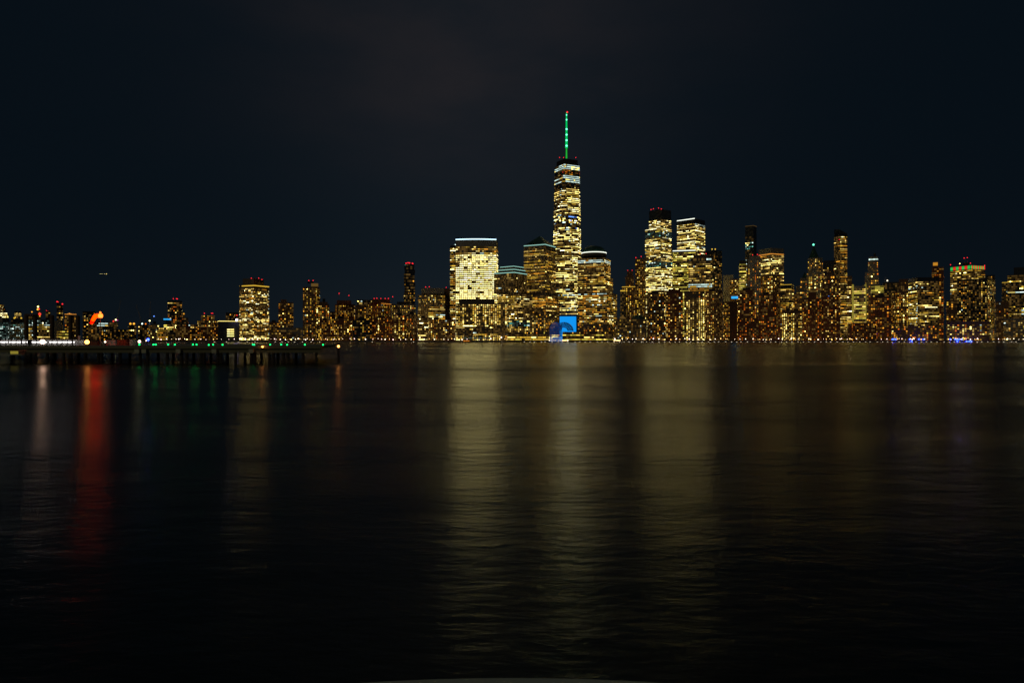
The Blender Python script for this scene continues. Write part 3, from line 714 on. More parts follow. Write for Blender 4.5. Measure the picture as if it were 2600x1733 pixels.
# ---- left of centre
B(AT, 'rounded apartment tower with pale lit crown fins and two red beacons', 'apartment tower', 1540, 'residhi', 'brown_brick', [(769, 800, 812, 728), (790, None, 808, 719, 'none')],
  beac=[(784, 712), (795, 712)], bpx=3.4, side=[.9, 1.3, 0, 0], pent=((781, 787, 714), (788, 796, 714)), back=2, crown=[(1, 723, 8, 'window_dim_d', None)])
B(AT, 'dark apartment tower with a roof nub right of the rounded tower', 'apartment tower', 1490, 'residhi', 'brown_brick', [(803, None, 836, 772), (812, None, 832, 766, 'none')], pent=(819, 826, 757), cap=3)
B('apartment_block', 'small block with bright top windows left of the twin-antenna block', 'apartment block', 1530, 'resid', 'brown_brick', [(838, None, 852, 791)])
B('apartment_block', 'amber apartment block with two red tipped antennas', 'apartment block', 1530, 'residhi', 'red_brick', [(850, 870, 902, 771), (855, None, 892, 762, 'none')],
  beac=[(861, 744.5), (886, 750)], masts=((861, 764, 736), (886, 764, 741)), side=[1, .85, 0, 0])
B('apartment_block', 'yellow lit block between the twin-antenna block and red-parapet block', 'apartment block', 1500, 'residhi', 'brown_brick', [(903, None, 935, 775)], cap=5)
B('apartment_block', 'flat block with cool white top windows behind the yellow lit block', 'apartment block', 1640, 'sparseoffice', 'dark_glass', [(907, None, 946, 761)], cap=1)
rp = B('apartment_block', 'dark apartment block with five red beacons over a red lit parapet', 'apartment block', 1520, 'resid', 'red_brick', [(934, 968, 993, 769), (944, None, 990, 759, 'none')],
  beac=[(950, 757.5), (957, 757), (967, 757.5), (978, 757.5), (986, 757.5)], side=[1, 1.2, 0, 0], crown=[(0, 770, 1, 'strip_amber', [1])])
edge_strip(foot(944, None, 990, 1523), ZZ(763, 1523), 5, 'window_red_a', [0], .6).build('parapet_glow', rp)
B('apartment_block', 'grid fronted block left of the staggered box tower with one red beacon', 'apartment block', 1560, 'residhi', 'grey_concrete', [(994, None, 1056, 772)], beac=[(997, 753)], masts=((997, 772, 753),), pent=(1008, 1040, 765))
jt = thing('apartment_tower', 'tall dark tower of staggered boxes with red beacons on top', 'skyscraper', (*P(1039, 0, 1900).xy, GZ))
r4 = random.Random(12); m = MB(); wl = []; y_ = 790
while y_ > 672:
    hgt = r4.choice([7, 9, 12, 15]); hgt = min(hgt, y_ - 668); dx0 = r4.uniform(-2, 1.5); dx1 = r4.uniform(-1.5, 2)
    fp = foot(1026 + dx0, None, 1053 + dx1, 1900 + r4.uniform(-3, 3), deep=30); z0, z1 = ZZ(y_, 1900), ZZ(y_ - hgt + .8, 1900)
    if y_ == 790: z0 = GZ
    m.prism(fp, z0, z1, 'dark_glass', bottom=True)
    st = {0: 'sparse', 1: 'residhi', 2: 'dark'}[r4.choice([0, 1, 2, 0, 1])]
    wl += windows(lambda z: fp, z0 + .3, z1 - 1, 3.6 * 1900 / F, 3.8 * 1900 / F, (), st, int(y_), 1900); y_ -= hgt
m.build('facade', jt); put_windows(jt, wl, 3)
for bx, by in ((1031, 668), (1036, 667), (1040, 667.5), (1047, 668.5), (1049, 670)): beacon(jt, bx, by, 1905, r=1.5)
B(EO, 'broad yellow-windowed block with dark penthouse left of the blazing white tower', 'office block', 1570, 'office', 'pale_stone', [(1061, 1087, 1130, 745), (1070, None, 1128, 731, 'none')],
  beac=[(1081, 728.5), (1090, 728)], side=[.8, 1, 0, 0], bands=[(745, 775, 'residhi')])
B('slab_building', 'windowless brown slab pressed against the blazing white tower', 'tower block', 1620, 'none', 'brown_brick', [(1127, None, 1145, 732)], beac=[(1133, 729.5, 'beacon_red', .9)])
low = [('amber speckled low riverside block below the dark nub-roofed tower', 812, 838, 812, 'residhi', 'red_brick', 1410),
       ('low riverside block crowded with orange windows below the twin-antenna block', 839, 894, 808, 'residhi', 'red_brick', 1425),
       ('dim low riverside block with scattered windows below the yellow lit block', 895, 944, 812, 'resid', 'dark_glass', 1410),
       ('dark low riverside block with amber columns below the red-parapet block', 945, 1000, 806, 'resid', 'red_brick', 1425),
       ('stepped low riverside block below the grid fronted block', 1001, 1032, 800, 'residhi', 'red_brick', 1410),
       ('low riverside block with a jagged roof below the staggered box tower', 1033, 1060, 797, 'resid', 'brown_brick', 1425),
       ('yellow lit low riverside block below the broad yellow-windowed block', 1061, 1088, 806, 'office', 'brown_brick', 1410),
       ('brown low riverside block with amber dots, right of its yellow lit neighbour', 1089, 1129, 810, 'residhi', 'brown_brick', 1425),
       ('small riverside block with four cool white roof windows beside the broad cornice block', 1131, 1156, 811, 'resid', 'red_brick', 1410)]
for i, (lb, a, b, yt, st, mt, d_) in enumerate(low):
    B('apartment_block', lb, 'apartment block', d_, st, mt, [(a, None, b, yt)], pent=(a + (b - a) * .3, a + (b - a) * .62, yt - 5 - i % 3), cap=1, back=3,
      group='low apartment blocks on the far shore', bpx=3.5, bands=[(811, 816, 'coolrow')] if i == 8 else ())
big = B(AT, 'big square tower with yellow cornice line and dark setback top, left skyline', 'apartment tower', 1600, 'office', 'granite', [(608, 645, 683, 728), (608, 645, 680, 722, 'none'), (616, 645, 670, 706, 'none')],
  beac=[(638, 706), (657, 706), (665, 709.5)], side=[.95, .95, 0, 0], crown=[(0, 724.5, 2.2, 'strip_gold', [0, 1])], fpx=3.7, bpx=2.8, bands=[(855, 860, 'blaze'), (723, 760, 'office')])
B(AT, 'speckled apartment tower standing alone right of the big square tower', 'apartment tower', 1650, 'resid', 'brown_brick', [(707, None, 745, 767), (713, None, 728, 760, 'none')], bpx=3.4)
B(AT, 'far tower with a yellow line below its dark top and red beacons', 'apartment tower', 1950, 'resid', 'dark_glass', [(426, None, 462, 763)], bands=[(767, 773, 'limeoffice')], cap=4, beac=[(440, 758), (448, 758), (450.5, 758.5)])
B('apartment_block', 'far stepped block right of the yellow-lined tower', 'apartment block', 1850, 'resid', 'dark_glass', [(448, None, 488, 822), (450, None, 478, 806), (452, None, 469, 792)], cap=1)
B('apartment_block', 'tiered building like a lit pyramid with red beacons left of the big tower', 'apartment block', 1750, 'residhi', 'brown_brick',
  [(488, None, 560, 824), (500, None, 559, 814), (511, None, 545, 800)], beac=[(519, 795), (537, 795), (540, 795)], cap=0)
B('warehouse_block', 'orange-brown brick warehouse with arched cornice lights below the tiered building', 'warehouse', 1560, 'residred', 'red_brick', [(501, None, 553, 828)], cap=4, crown=[(0, 829, 1.6, 'window_dim_d', None)], fpx=4.4)
B('apartment_block', 'dim brick block between yellow riverfront block and brick warehouse', 'apartment block', 1560, 'sparse', 'red_brick', [(446, None, 482, 827)])
B('apartment_block', 'small brown block with lit edge windows left of the brick warehouse', 'apartment block', 1600, 'resid', 'brown_brick', [(482, None, 501, 834)])
ht = B(EO, 'dark low modern building with four bright white window rows', 'office block', 1480, 'none', 'dark_glass', [(553, None, 607, 816)], crown=[(0, 815, 1, 'window_white_b', None)])
for yy in (836, 841.5, 847, 852.5):
    for k in range(3):
        m = MB(); a = P(564 + k * 10.3, yy - 1.0, 1479.2); b = P(573.2 + k * 10.3, yy + 1.0, 1479.2)
        m.box(a.x, b.x, 1479.0, 1479.9, b.z, a.z, 'window_white_b' if k != 1 else 'window_pink_b'); m.build('window', ht)
B('apartment_block', 'dark angular block with orange roof sign behind the white-rowed building', 'office block', 1620, 'sparse', 'dark_metal', [(573, None, 606, 793)], beac=[(592, 799.5, 'strip_amber', 1.6), (596, 800, 'strip_amber', 1.6), (601.5, 800, 'beacon_red', 1.2)])
B('apartment_block', 'small lit block in the gap right of the big square tower', 'apartment block', 1600, 'sparse', 'brown_brick', [(684, None, 708, 817)], pent=(690, 700, 812))
B('warehouse_block', 'long low dark pier shed with two cool white window strips', 'warehouse', 1450, 'dark', 'grey_concrete', [(708, None, 768, 831)], bands=[(838, 843, 'sparseoffice')], cap=2)
B('warehouse_block', 'low dim shed under the gap right of the big square tower', 'warehouse', 1430, 'sparse', 'brown_brick', [(684, None, 742, 843)], cap=1, base=None)
# ---- far left, midtown in the distance
wg = thing('office_tower', 'orange lit tapering spire cut off by the left edge', 'skyscraper', (*P(-8, 0, 3600).xy, GZ))
m = MB(); c_ = P(-6, 0, 3600); px = 3600 / F
def sqp(h_): return [(c_.x - h_, 3600), (c_.x + h_, 3600), (c_.x + h_, 3600 + 2 * h_), (c_.x - h_, 3600 + 2 * h_)]
m.prism(sqp(13 * px), GZ, ZZ(808, 3600), 'pale_stone', top=sqp(12 * px)); m.prism(sqp(11.5 * px), ZZ(808, 3600), ZZ(772, 3600), 'granite', top=sqp(6 * px)); m.build('facade', wg)
def wpoly(z): return sqp((11.7 - 5.5 * min(1, max(0, (z - ZZ(808, 3600)) / (ZZ(772, 3600) - ZZ(808, 3600))))) * px)
wl = windows(wpoly, ZZ(806, 3600), ZZ(773, 3600), 2.8 * px, 3 * px, [(772, 793, 'residred'), (793, 812, 'bright')], 'bright', 77, 3600); put_windows(wg, wl, 3)
B(EO, 'wide office block with teal-white window rows at the left edge', 'office block', 1750, 'tealwhite', 'dark_glass', [(-30, 20, 62, 817)], side=[.9, .8, 0, 0], cap=1)
B(AT, 'left one of two small twin towers with red tops', 'apartment tower', 2300, 'sparse', 'dark_glass', [(37, None, 45, 790)], beac=[(39.5, 792.5), (42.5, 792.5)], crown=[(0, 796, 1, 'window_warm_b', None), (0, 800, 1, 'window_warm_b', None)], group='twin towers with red tops')
B(AT, 'right one of two small twin towers with red tops', 'apartment tower', 2300, 'sparse', 'dark_glass', [(46.5, None, 54, 790)], beac=[(49, 792.5), (52, 792.5)], crown=[(0, 796, 1, 'window_warm_b', None), (0, 800, 1, 'window_warm_b', None)], group='twin towers with red tops')
B('apartment_block', 'dark broad block under the small red-topped twin towers', 'apartment block', 2000, 'dark', 'dark_glass', [(28, None, 62, 809)], beac=[(36.5, 807, 'strip_gold', 2), (54, 807, 'strip_gold', 2)])
B(EO, 'far block with two red lights and a small gold spire', 'office block', 2600, 'sparse', 'brown_brick', [(70, None, 88, 800)], beac=[(78, 798.5, 'beacon_red', 1.3), (82, 798.5, 'beacon_red', 1.3), (81, 791.5, 'window_amber_d', 1.5)])
B(EO, 'far gold and red lit stepped tower with a white light on top', 'skyscraper', 2900, 'residred', 'granite', [(92, None, 104, 797), (93.5, None, 102, 787), (95, None, 99, 781, 'none')],
  beac=[(96.5, 778.5, 'window_white_d', 1.8), (96, 785, 'window_yellow_d', 2.4), (99, 784, 'window_red_d', 2), (101, 797, 'window_red_d', 3), (96, 799, 'window_orange_d', 1.6)])
B(EO, 'office block with long white window rows behind the tall dark mooring piles', 'office block', 1800, 'office', 'dark_glass', [(72, None, 128, 811)], cap=1, bands=[(811, 822, 'tealwhite'), (826, 829, 'limeoffice')])
B(AT, 'far dark tower with two faint red dots left of the slope-topped tower', 'apartment tower', 2700, 'sparse', 'dark_metal', [(116, None, 128, 789)], beac=[(118, 788, 'beacon_red', .8), (121.5, 789.5, 'beacon_red', .9)])
B(AT, 'far slim dark tower with sloping red-lit top, tallest at the left', 'skyscraper', 2500, 'sparse', 'dark_metal', [(144, 154, 160, 773), (144, None, 151, 767, 'none')],
  beac=[(145, 765.5, 'beacon_red', 1.4), (147.5, 767.2, 'beacon_red', 1.4), (158.5, 771.5, 'beacon_red', 1.6)], side=[1.4, 2.5, 0, 0])
B('slab_building', 'plain pale olive slab above the lime-green lit block', 'tower block', 1900, 'none', 'pale_stone', [(138, None, 156, 814)])
B(EO, 'low block with lime-green lit window rows at the left', 'office block', 1700, 'limeoffice', 'dark_glass', [(144, None, 178, 839)], cap=1, fpx=3.2)
B(AT, 'brown tower with an orange lit crown behind the tall mooring piles', 'apartment tower', 1950, 'residhi', 'brown_brick', [(164, None, 194, 799)], beac=[(172, 797, 'strip_amber', 1.2), (176, 795.5, 'strip_amber', 1.5), (180, 796.5, 'strip_amber', 1.2)], crown=[(0, 797.5, 1.2, 'strip_amber', None)])
B(EO, 'dark tower with a lit column and a blue sign left of the windsock', 'office block', 1900, 'dark', 'dark_metal', [(210, None, 242, 790)])
ls = B(EO, 'narrow lit tower with a blue sign panel left of the windsock', 'office block', 1880, 'residhi', 'dark_glass', [(212, None, 225, 797)], beac=[(217, 804.5, 'window_blue_d', 1.6), (221, 804, 'window_blue_d', 1.8)])
B('apartment_block', 'dim far block behind the drooping end of the windsock', 'apartment block', 1800, 'sparse', 'brown_brick', [(226, None, 252, 824)])
B(EO, 'wide low block with bright yellow and white rows right of the windsock', 'office block', 1800, 'bright', 'dark_glass', [(246, None, 298, 817)], cap=1, bands=[(830, 865, 'dark')], beac=[(288, 815, 'window_red_d', 1.8), (294, 811.5, 'window_pink_c', 1.8), (298, 812.5, 'window_mag_b', 1.5)])
B('apartment_block', 'dark blocky buildingwith scattered windows behind the pier sheds'.replace('buildingwith', 'building with'), 'apartment block', 1650, 'resid', 'dark_metal', [(252, None, 326, 836)], cap=1)
B('apartment_block', 'dim block topped by two orange domed lamps', 'apartment block', 1750, 'sparse', 'dark_metal', [(326, None, 346, 824)], beac=[(331, 821.5, 'window_amber_d', 2.6), (340, 821.5, 'window_amber_d', 2.6), (335, 831, 'window_red_d', 1.5)])
B('apartment_block', 'dim far block with pale and orange roof lamps below the cranes', 'apartment block', 1780, 'sparse', 'dark_metal', [(350, None, 378, 824)], beac=[(361, 821.5, 'window_cool_d', 2), (370, 822, 'window_orange_d', 1.8), (380, 823, 'window_blue_c', 1.6), (380, 814, 'window_pink_d', 1.6), (391, 802.5, 'window_blue_d', 1.4)])
B('apartment_block', 'dark block with a small roof house left of the yellow riverfront block', 'apartment block', 1700, 'sparse', 'grey_concrete', [(377, None, 404, 822)], pent=(409 - 20, 416 - 20, 815))
B(EO, 'yellow-windowed riverfront block under the cyan lit roof', 'office block', 1500, 'amberoffice', 'brown_brick', [(398, None, 426, 830)], cap=1, bands=[(830, 836, 'grid')])
B(EO, 'block with lime lit top floors and a cyan lit flat roof', 'office block', 1600, 'limeoffice', 'dark_glass', [(416, None, 441, 822)], cap=1, bands=[(836, 865, 'sparse')])
m = MB(); a = P(415, 808.5, 1620); b = P(428, 811.5, 1620); m.box(a.x, b.x, 1620, 1632, b.z, a.z, 'sign_azure'); m.box(a.x + 4, b.x - 4, 1622, 1630, ZZ(822, 1600) - .5, b.z, 'dark_metal')
tag(m.build('roof_canopy'), 'cyan lit flat canopy on the roof of the lime lit block', 'canopy')

# ---- construction cranes, faint against the sky
def crane(px, ybot, ytop, jx, jy, Y, label):
    o = thing('tower_crane', label, 'crane', (*P(px, 0, Y).xy, GZ), 'cranes on the far left skyline')
    m = MB(); a = P(px, ytop, Y); b = Vector((a.x, Y, GZ))
    for sx_, sy_ in ((-1, -1), (1, -1), (1, 1), (-1, 1)): m.cone(b + Vector((sx_, sy_, 0)), a + Vector((sx_, sy_, 0)), .22, .22, 'steel', 4)
    z = GZ
    while z < a.z - 3: m.cone((a.x - 1, Y - 1, z), (a.x + 1, Y - 1, z + 3), .15, .15, 'steel', 4); z += 3
    m.build('mast', o)
    m = MB(); c_ = P(jx, jy, Y); m.cone(a, c_, .9, .4, 'steel', 4); m.cone(a, a + (a - c_) * .25, .8, .8, 'steel', 4); m.build('jib', o)
    beacon(o, jx, jy, Y, r=.5, mat='window_dim_d')
crane(300, 838, 800, 306, 764, 1850, 'leftmost faint crane with its jib raised, right of the windsock')
crane(356, 838, 808, 347, 776, 1850, 'faint crane leaning left behind the orange domed lamps')
crane(381, 838, 795, 382, 767, 1850, 'faint upright crane left of the cyan lit roof')

# ------------------------------------------------------------------ far shore promenade: lamps, edge lights, trees
def small_lamp(name, label, cat, group, mat, r, hgt):
    o = thing(name, label, cat, (0, 0, 0), group)
    m = MB(); m.cone((0, 0, 0), (0, 0, hgt), .12, .09, 'dark_metal', 6); m.build('post', o)
    m = MB(); m.ball((0, 0, hgt), r, mat, 8, 5); m.build('lamp', o)
    return o
r5 = random.Random(31)
protos = [small_lamp('street_lamp', 'white lamp on a post in the long row along the far promenade', 'street lamp', 'promenade street lamps', 'lamp_white', .62, 4.6),
          small_lamp('street_lamp', 'amber tinted lamp on a post in the long row along the far promenade', 'street lamp', 'amber promenade lamps', 'lamp_warm', .60, 4.6),
          small_lamp('street_lamp', 'pinkish white lamp on a post in the long row along the far promenade', 'street lamp', 'pinkish promenade lamps', 'lamp_pink', .62, 4.6)]
used = [False] * 3
x_ = 402.0
while x_ < 2604:
    if not (1384 < x_ < 1430):
        k = r5.choices((0, 1, 2), (5, 3, 4) if x_ > 1500 or x_ < 760 else (5, 3, 2))[0]
        if 1160 < x_ < 1270 and r5.random() < .45: x_ += 9; continue
        Y = r5.choice([1401.5, 1402.5, 1404]); loc = (XX(x_, Y), Y, GZ + .01 - (r5.random() * .1)); loc = (loc[0], Y, GZ)
        if not used[k]: protos[k].location = loc; used[k] = True; o = protos[k]
        else: o = dup(protos[k], loc)
        s = r5.choice([.55, .7, .8, .95, 1.0, 1.3, 1.5])
        for ch in o.children:
            if ch.name.startswith('lamp'): ch.scale = (s, s, s); ch.location = (0, 0, 4.6 * (1 - s))
        o.scale = (1, 1, r5.uniform(.75, 1.25))
    x_ += r5.choice([4, 7, 9, 11, 13, 14, 19])
e0 = thing('edge_light', 'small white light on the seawall just above the water, far shore', 'dock light', (0, 0, 0), 'seawall edge lights')
m = MB(); m.box(-1.1, 1.1, -.25, 0, -.12, .22, 'lamp_edge'); m.build('lens', e0)
m = MB(); m.box(-1.3, 1.3, -.2, .1, .26, .42, 'dark_metal'); m.build('hood', e0)
first = True
for x_ in [545, 575, 606, 628, 648, 699, 716, 732, 748, 768, 790, 812, 945, 1050] + [1330 + i * 14.2 + r5.uniform(-3, 3) for i in range(89)]:
    loc = (XX(x_, SH - 1.3), SH - 1.35, .75)
    if first: e0.location = loc; first = False
    else: dup(e0, loc)
b0 = small_lamp('blue_lamp', 'bright blue lamp on a post on the far right waterfront', 'lamp', 'blue waterfront lamps', 'lamp_blue', 1.3, 4.2)
first = True
for x_, lowr in ((2266, 0), (2269.5, 0), (2274, 0), (2310, 0), (2310, 1), (2333, 0), (2345, 0), (2413, 0), (2425, 0), (2429.5, 0), (2435, 0), (2442, 0), (2425, 1), (2449, 1), (2455, 1), (2460, 1)):
    loc = (XX(x_, 1403), 1403 if not lowr else 1399.5, GZ - (2.2 if lowr else 0) )
    if lowr: loc = (loc[0], 1396.0, -2.2)
    if first: b0.location = loc; first = False
    else: dup(b0, loc)
vl = small_lamp('flood_lamp', 'violet-white glaring floodlight on the roof beside the big square tower', 'floodlight', None, 'lamp_violet', 2.3, 6.0)
vl.location = (XX(601, 1475), 1475, ZZ(812, 1475) - 6)
pl_ = small_lamp('flood_lamp', 'tall white lamp standing right of the lit tent on the far shore', 'floodlight', None, 'lamp_white', 1.1, 8); vl2 = pl_; vl2.location = (XX(1273, 1402), 1402, GZ)
# glowing parapet and kiosks by the glass hall
lp = thing('light_rail', 'continuous glowing golden rail along the promenade below the tallest tower', 'light rail', (XX(1470, 1400.6), 1400.6, GZ))
for k in range(16):
    m = MB(); a = XX(1378 + k * 12.4, 1400.6); b = XX(1378 + k * 12.4 + 11.2, 1400.6); m.box(a, b, 1400.45, 1400.7, GZ + 1.5, GZ + 2.5, ('rail_glow', 'rail_glow_white', 'rail_glow', 'rail_glow')[k % 4]); m.build('lit_panel', lp)
for k in range(17):
    m = MB(); a = XX(1378 + k * 12.4 - .5, 1400.6); m.box(a, a + .4, 1400.4, 1400.75, GZ, GZ + 2.7, 'dark_metal'); m.build('post', lp)
for k, (x0, x1, lb, mt) in enumerate(((1432, 1462, 'yellow glowing market awning directly below the azure screen', 'window_yellow_c'), (1464, 1492, 'yellow glowing market awning below the left part of the dome tower', 'window_lime_c'),
      (1300, 1346, 'greenish yellow lit awning left of the glass vault', 'window_lime_b'), (1349, 1386, 'golden lit awning touching the left side of the glass vault', 'window_warm_c'))):
    o = thing('market_awning', lb, 'awning', (*P((x0 + x1) / 2, 0, 1402).xy, GZ)); a = XX(x0, 1402); b = XX(x1, 1402)
    m = MB(); m.box(a, b, 1402, 1402.2, GZ + .3, GZ + 4.2, mt); m.build('lit_front', o)
    m = MB(); m.prism([(a - .4, 1400.9), (b + .4, 1400.9), (b + .4, 1403.4), (a - .4, 1403.4)], GZ + 4.25, GZ + 4.6, 'dark_metal', bottom=True); m.build('roof', o)
    n_ = int((b - a) / 2.6)
    for q in range(n_ + 1):
        m = MB(); x = a + (b - a) * q / n_; m.box(x - .18, x + .18, 1401.8, 1401.98, GZ, GZ + 4.24, 'dark_metal'); m.build('post', o)
# tent, ferry
tn = thing('market_tent', 'long pale green-white lit tent on the far shore under the white tower', 'tent', (*P(1212, 0, 1404).xy, GZ))
m = MB()
for k in range(6):
    a = XX(1176 + k * 12.3, 1404); b = XX(1176 + (k + 1) * 12.3 - .6, 1404); mid = (a + b) / 2; z0 = ZZ(859, 1404); z1 = ZZ(854.5, 1404)
    m.face([(a, 1404, z0), (b, 1404, z0), (mid, 1408, z1)], 'window_dimcool_d'); m.face([(b, 1404, z0), (b, 1412, z0), (mid, 1408, z1)], 'white_paint')
    m.face([(a, 1412, z0), (a, 1404, z0), (mid, 1408, z1)], 'white_paint'); m.face([(b, 1412, z0), (a, 1412, z0), (mid, 1408, z1)], 'white_paint')
m.build('canopy', tn)
m = MB(); m.box(XX(1176, 1411), XX(1249, 1411), 1411, 1411.4, GZ, ZZ(859, 1411), 'window_lime_a'); m.build('lit_wall', tn)
m = MB()
for k in range(7): m.cone((XX(1176 + k * 12.2, 1404), 1404, GZ), (XX(1176 + k * 12.2, 1404), 1404, ZZ(859, 1404)), .2, .2, 'steel', 5)
m.build('pole', tn)
fb = thing('ferry_boat', 'small moored boat with orange and red cabin lights below the lit tent', 'boat', (*P(1184, 0, 1390).xy, 0))
a, b = XX(1173, 1390), XX(1197, 1390)
m = MB(); m.prism([(a + 2, 1389), (b - 1, 1389), (b + 2, 1391.5), (b - 1, 1394), (a + 2, 1394)], -.3, 1.3, 'dark_metal', top=[(a, 1388.5), (b, 1388.5), (b + 3.5, 1391.5), (b, 1394.5), (a, 1394.5)]); m.build('hull', fb)
m = MB(); m.box(a + 2, b - 4, 1389.5, 1393.5, 1.3, 4.2, 'red_paint'); m.box(a + 5, b - 9, 1390, 1393, 4.2, 6, 'white_paint'); m.build('cabin', fb)
for k in range(7):
    m = MB(); x_ = a + 3 + k * 1.9; m.box(x_, x_ + 1.2, 1389.35, 1389.5, 2.3, 3.5, ('window_orange_d', 'window_amber_d')[k % 2]); m.build('window', fb)
# trees
def crown_mesh(seed):
    r = random.Random(seed); m = MB()
    for k in range(7):
        c_ = Vector((r.uniform(-2.4, 2.4), r.uniform(-2.2, 2.2), r.uniform(3.6, 7.4))); rr = r.uniform(1.1, 2.0)
        for j in range(34):
            v = Vector((r.gauss(0, 1), r.gauss(0, 1), r.gauss(0, .8))).normalized() * rr * r.uniform(.5, 1); u = Vector((r.gauss(0, 1), r.gauss(0, 1), r.gauss(0, 1))).normalized()
            w_ = u.cross(v).normalized() * .4; u = u * .4; q = c_ + v
            m.face([q - u - w_, q + u - w_, q + u + w_, q - u + w_], 'leaves')
    return m.mesh('crown')
crowns = [crown_mesh(i) for i in range(4)]
m = MB(); m.cone((0, 0, 0), (0, 0, 3.4), .32, .22, 'bark', 7)
for q in range(5): m.cone((0, 0, 2.6 + q * .2), (1.7 * math.cos(q * 1.3), 1.7 * math.sin(q * 1.3), 5.2), .16, .06, 'bark', 5)
tm = m.mesh('trunk'); x_ = 1000
while x_ < 2600:
    if 1380 < x_ < 1462: x_ += 20; continue
    Y = r5.uniform(1404.5, 1406.3)
    o = thing('promenade_tree', 'dark round-crowned tree in the row behind the far promenade lamps', 'tree', (XX(x_, Y), Y, GZ), 'trees along the far promenade')
    c_ = bpy.data.objects.new('crown', r5.choice(crowns)); COL.objects.link(c_); c_.parent = o; s = r5.uniform(.55, .95); c_.scale = (s * .5, s * .5, s)
    c_.rotation_euler = (0, 0, r5.uniform(0, 6)); t_ = bpy.data.objects.new('trunk', tm); COL.objects.link(t_); t_.parent = o; t_.scale = (s * .7, s * .7, s)
    x_ += r5.choice([9, 14, 18, 24, 34])

# ------------------------------------------------------------------ the helicopter pier
PY = 193.0; DZ = 5.0
pier = thing('pier', 'long dark concrete pier on piles reaching in from the left', 'pier', (-100, PY, 0))
xl = -190.0
m = MB(); m.prism([(xl, PY), (-54, PY), (-66, 262), (xl - 40, 262)], 4.25, DZ, 'pier_concrete', bottom=True); m.build('deck', pier)
m = MB(); m.box(xl, -54.3, PY + .6, PY + 1.4, 3.05, 4.249, 'pier_concrete'); m.build('edge_beam', pier)
m = MB(); m.box(xl, -54.1, PY - .06, PY + .25, DZ, DZ + .13, 'steel'); m.build('kerb', pier)
m = MB(); m.prism([(xl, 240), (-62.4, 240), (-62.5, 240.4), (xl, 240.4)], DZ, DZ + .14, 'pale_concrete'); m.build('kerb', pier)
for px_ in (348, 366, 453, 544, 638):
    m = MB(); x0 = XX(px_ - 5.8, PY); x1 = XX(px_ + 5.8, PY); m.box(x0, x1, PY - .25, 262, 3.0, 4.08, 'pale_concrete'); m.build('cap_beam', pier)  # pale tone puts the light on the beam ends into their colour
pm = MB(); pm.cone((0, 0, -3), (0, 0, 3.04), .42, .42, 'old_timber', 12); pmesh = pm.mesh('pile')
def pile(px_, Y):
    o = bpy.data.objects.new('pile', pmesh); COL.objects.link(o); o.parent = pier; o.location = (XX(px_, Y) + 100, Y - PY, 0)
for px_ in (30, 78, 120, 162, 217, 250, 258, 305, 356, 375.5, 425, 461, 474.5, 511, 518, 554, 561, 599, 639, 647, 684, 694, 720, 731, 770, 803): pile(px_, PY + 1.1)
for px_ in (140, 200, 285, 330, 402, 440, 492, 536, 578, 622, 664, 706, 752): pile(px_, 226)
gl = thing('deck_light', 'green deck light in the row along the edge of the pier', 'deck light', (0, 0, 0), 'green lights along the pier deck')
m = MB(); m.cone((0, 0, 0), (0, 0, .1), .2, .16, 'dark_metal', 8); m.build('base', gl)
m = MB(); m.ball((0, 0, .25), .21, 'lamp_green', 8, 6); m.build('lens', gl); first = True
for x_, y_ in ((354, 877.4), (389.5, 877), (395.5, 877), (427, 877), (444, 877.3), (490, 877.3), (499, 876), (530, 875.3), (541, 877.2), (565, 875), (642, 877.3), (645.5, 874.8), (686, 874.6), (714, 876), (729, 874.8), (774, 874.8), (820, 875)):
    Y = min(max(1.75 * F / (y_ - HZ), PY + .35), 250); loc = (XX(x_, Y), Y, DZ + (.13 if Y < PY + .4 else 0))
    if first: gl.location = loc; first = False
    else: dup(gl, loc)
def lampx(px_, py_, Y, zb_, mat, r_, label, cat='lamp', name='pier_lamp', group=None):
    o = thing(name, label, cat, (XX(px_, Y), Y, zb_), group); p_ = P(px_, py_, Y)
    m = MB(); m.cone((p_.x, Y, zb_), (p_.x, Y, p_.z), .09, .07, 'dark_metal', 7); m.build('post', o)
    m = MB(); m.ball(p_, r_, mat, 12, 8); m.build('lamp', o, smooth=True); return o
lampx(108, 867.5, PY + 1.6, DZ, 'lamp_flood', .6, 'dazzling white floodlight at the pier edge near the left', 'floodlight', 'flood_lamp')
lampx(221, 868, PY + 1.6, DZ, 'lamp_sodium', .58, 'dazzling orange floodlight at the pier edge left of the windsock', 'floodlight', 'flood_lamp')
lampx(267, 867.5, 206, DZ, 'lamp_pier', .22, 'small white lamp in front of the grey sheds on the pier')
lampx(354, 866.5, 206, DZ, 'lamp_pier', .38, 'white lamp with orange tint right of the red container')
lampx(376, 861.5, 240, DZ, 'lamp_blue', .42, 'blue lamp on a post at the right end of the pier sheds')
lampx(371, 864.5, 236, DZ, 'lamp_pink', .2, 'small pinkish lamp beside the blue lamp on the pier')
o = thing('pier_lamp', 'small orange-white lamp fixed to the pier edge among the green lights', 'lamp', (XX(666.5, PY - .4), PY - .4, 4.4))
p_ = P(666.5, 880, PY - .5); m = MB(); m.ball(p_, .26, 'lamp_sodium', 10, 6); m.build('lamp', o, smooth=True)
m = MB(); m.box(p_.x - .2, p_.x + .2, PY - .42, PY - .02, 4.3, 4.75, 'dark_metal'); m.build('bracket', o)
nv = thing('channel_marker', 'lone pile marker with a warm white lamp beyond the right end of the pier', 'marker', (XX(859, 197), 197, 0))
p_ = P(859.5, 879, 197); m = MB(); m.cone((p_.x, 197, -2), (p_.x, 197, p_.z - .3), .3, .26, 'old_timber', 9); m.build('pile', nv)
m = MB(); m.ball(p_, .36, 'lamp_sodium', 10, 6); m.build('lamp', nv, smooth=True)
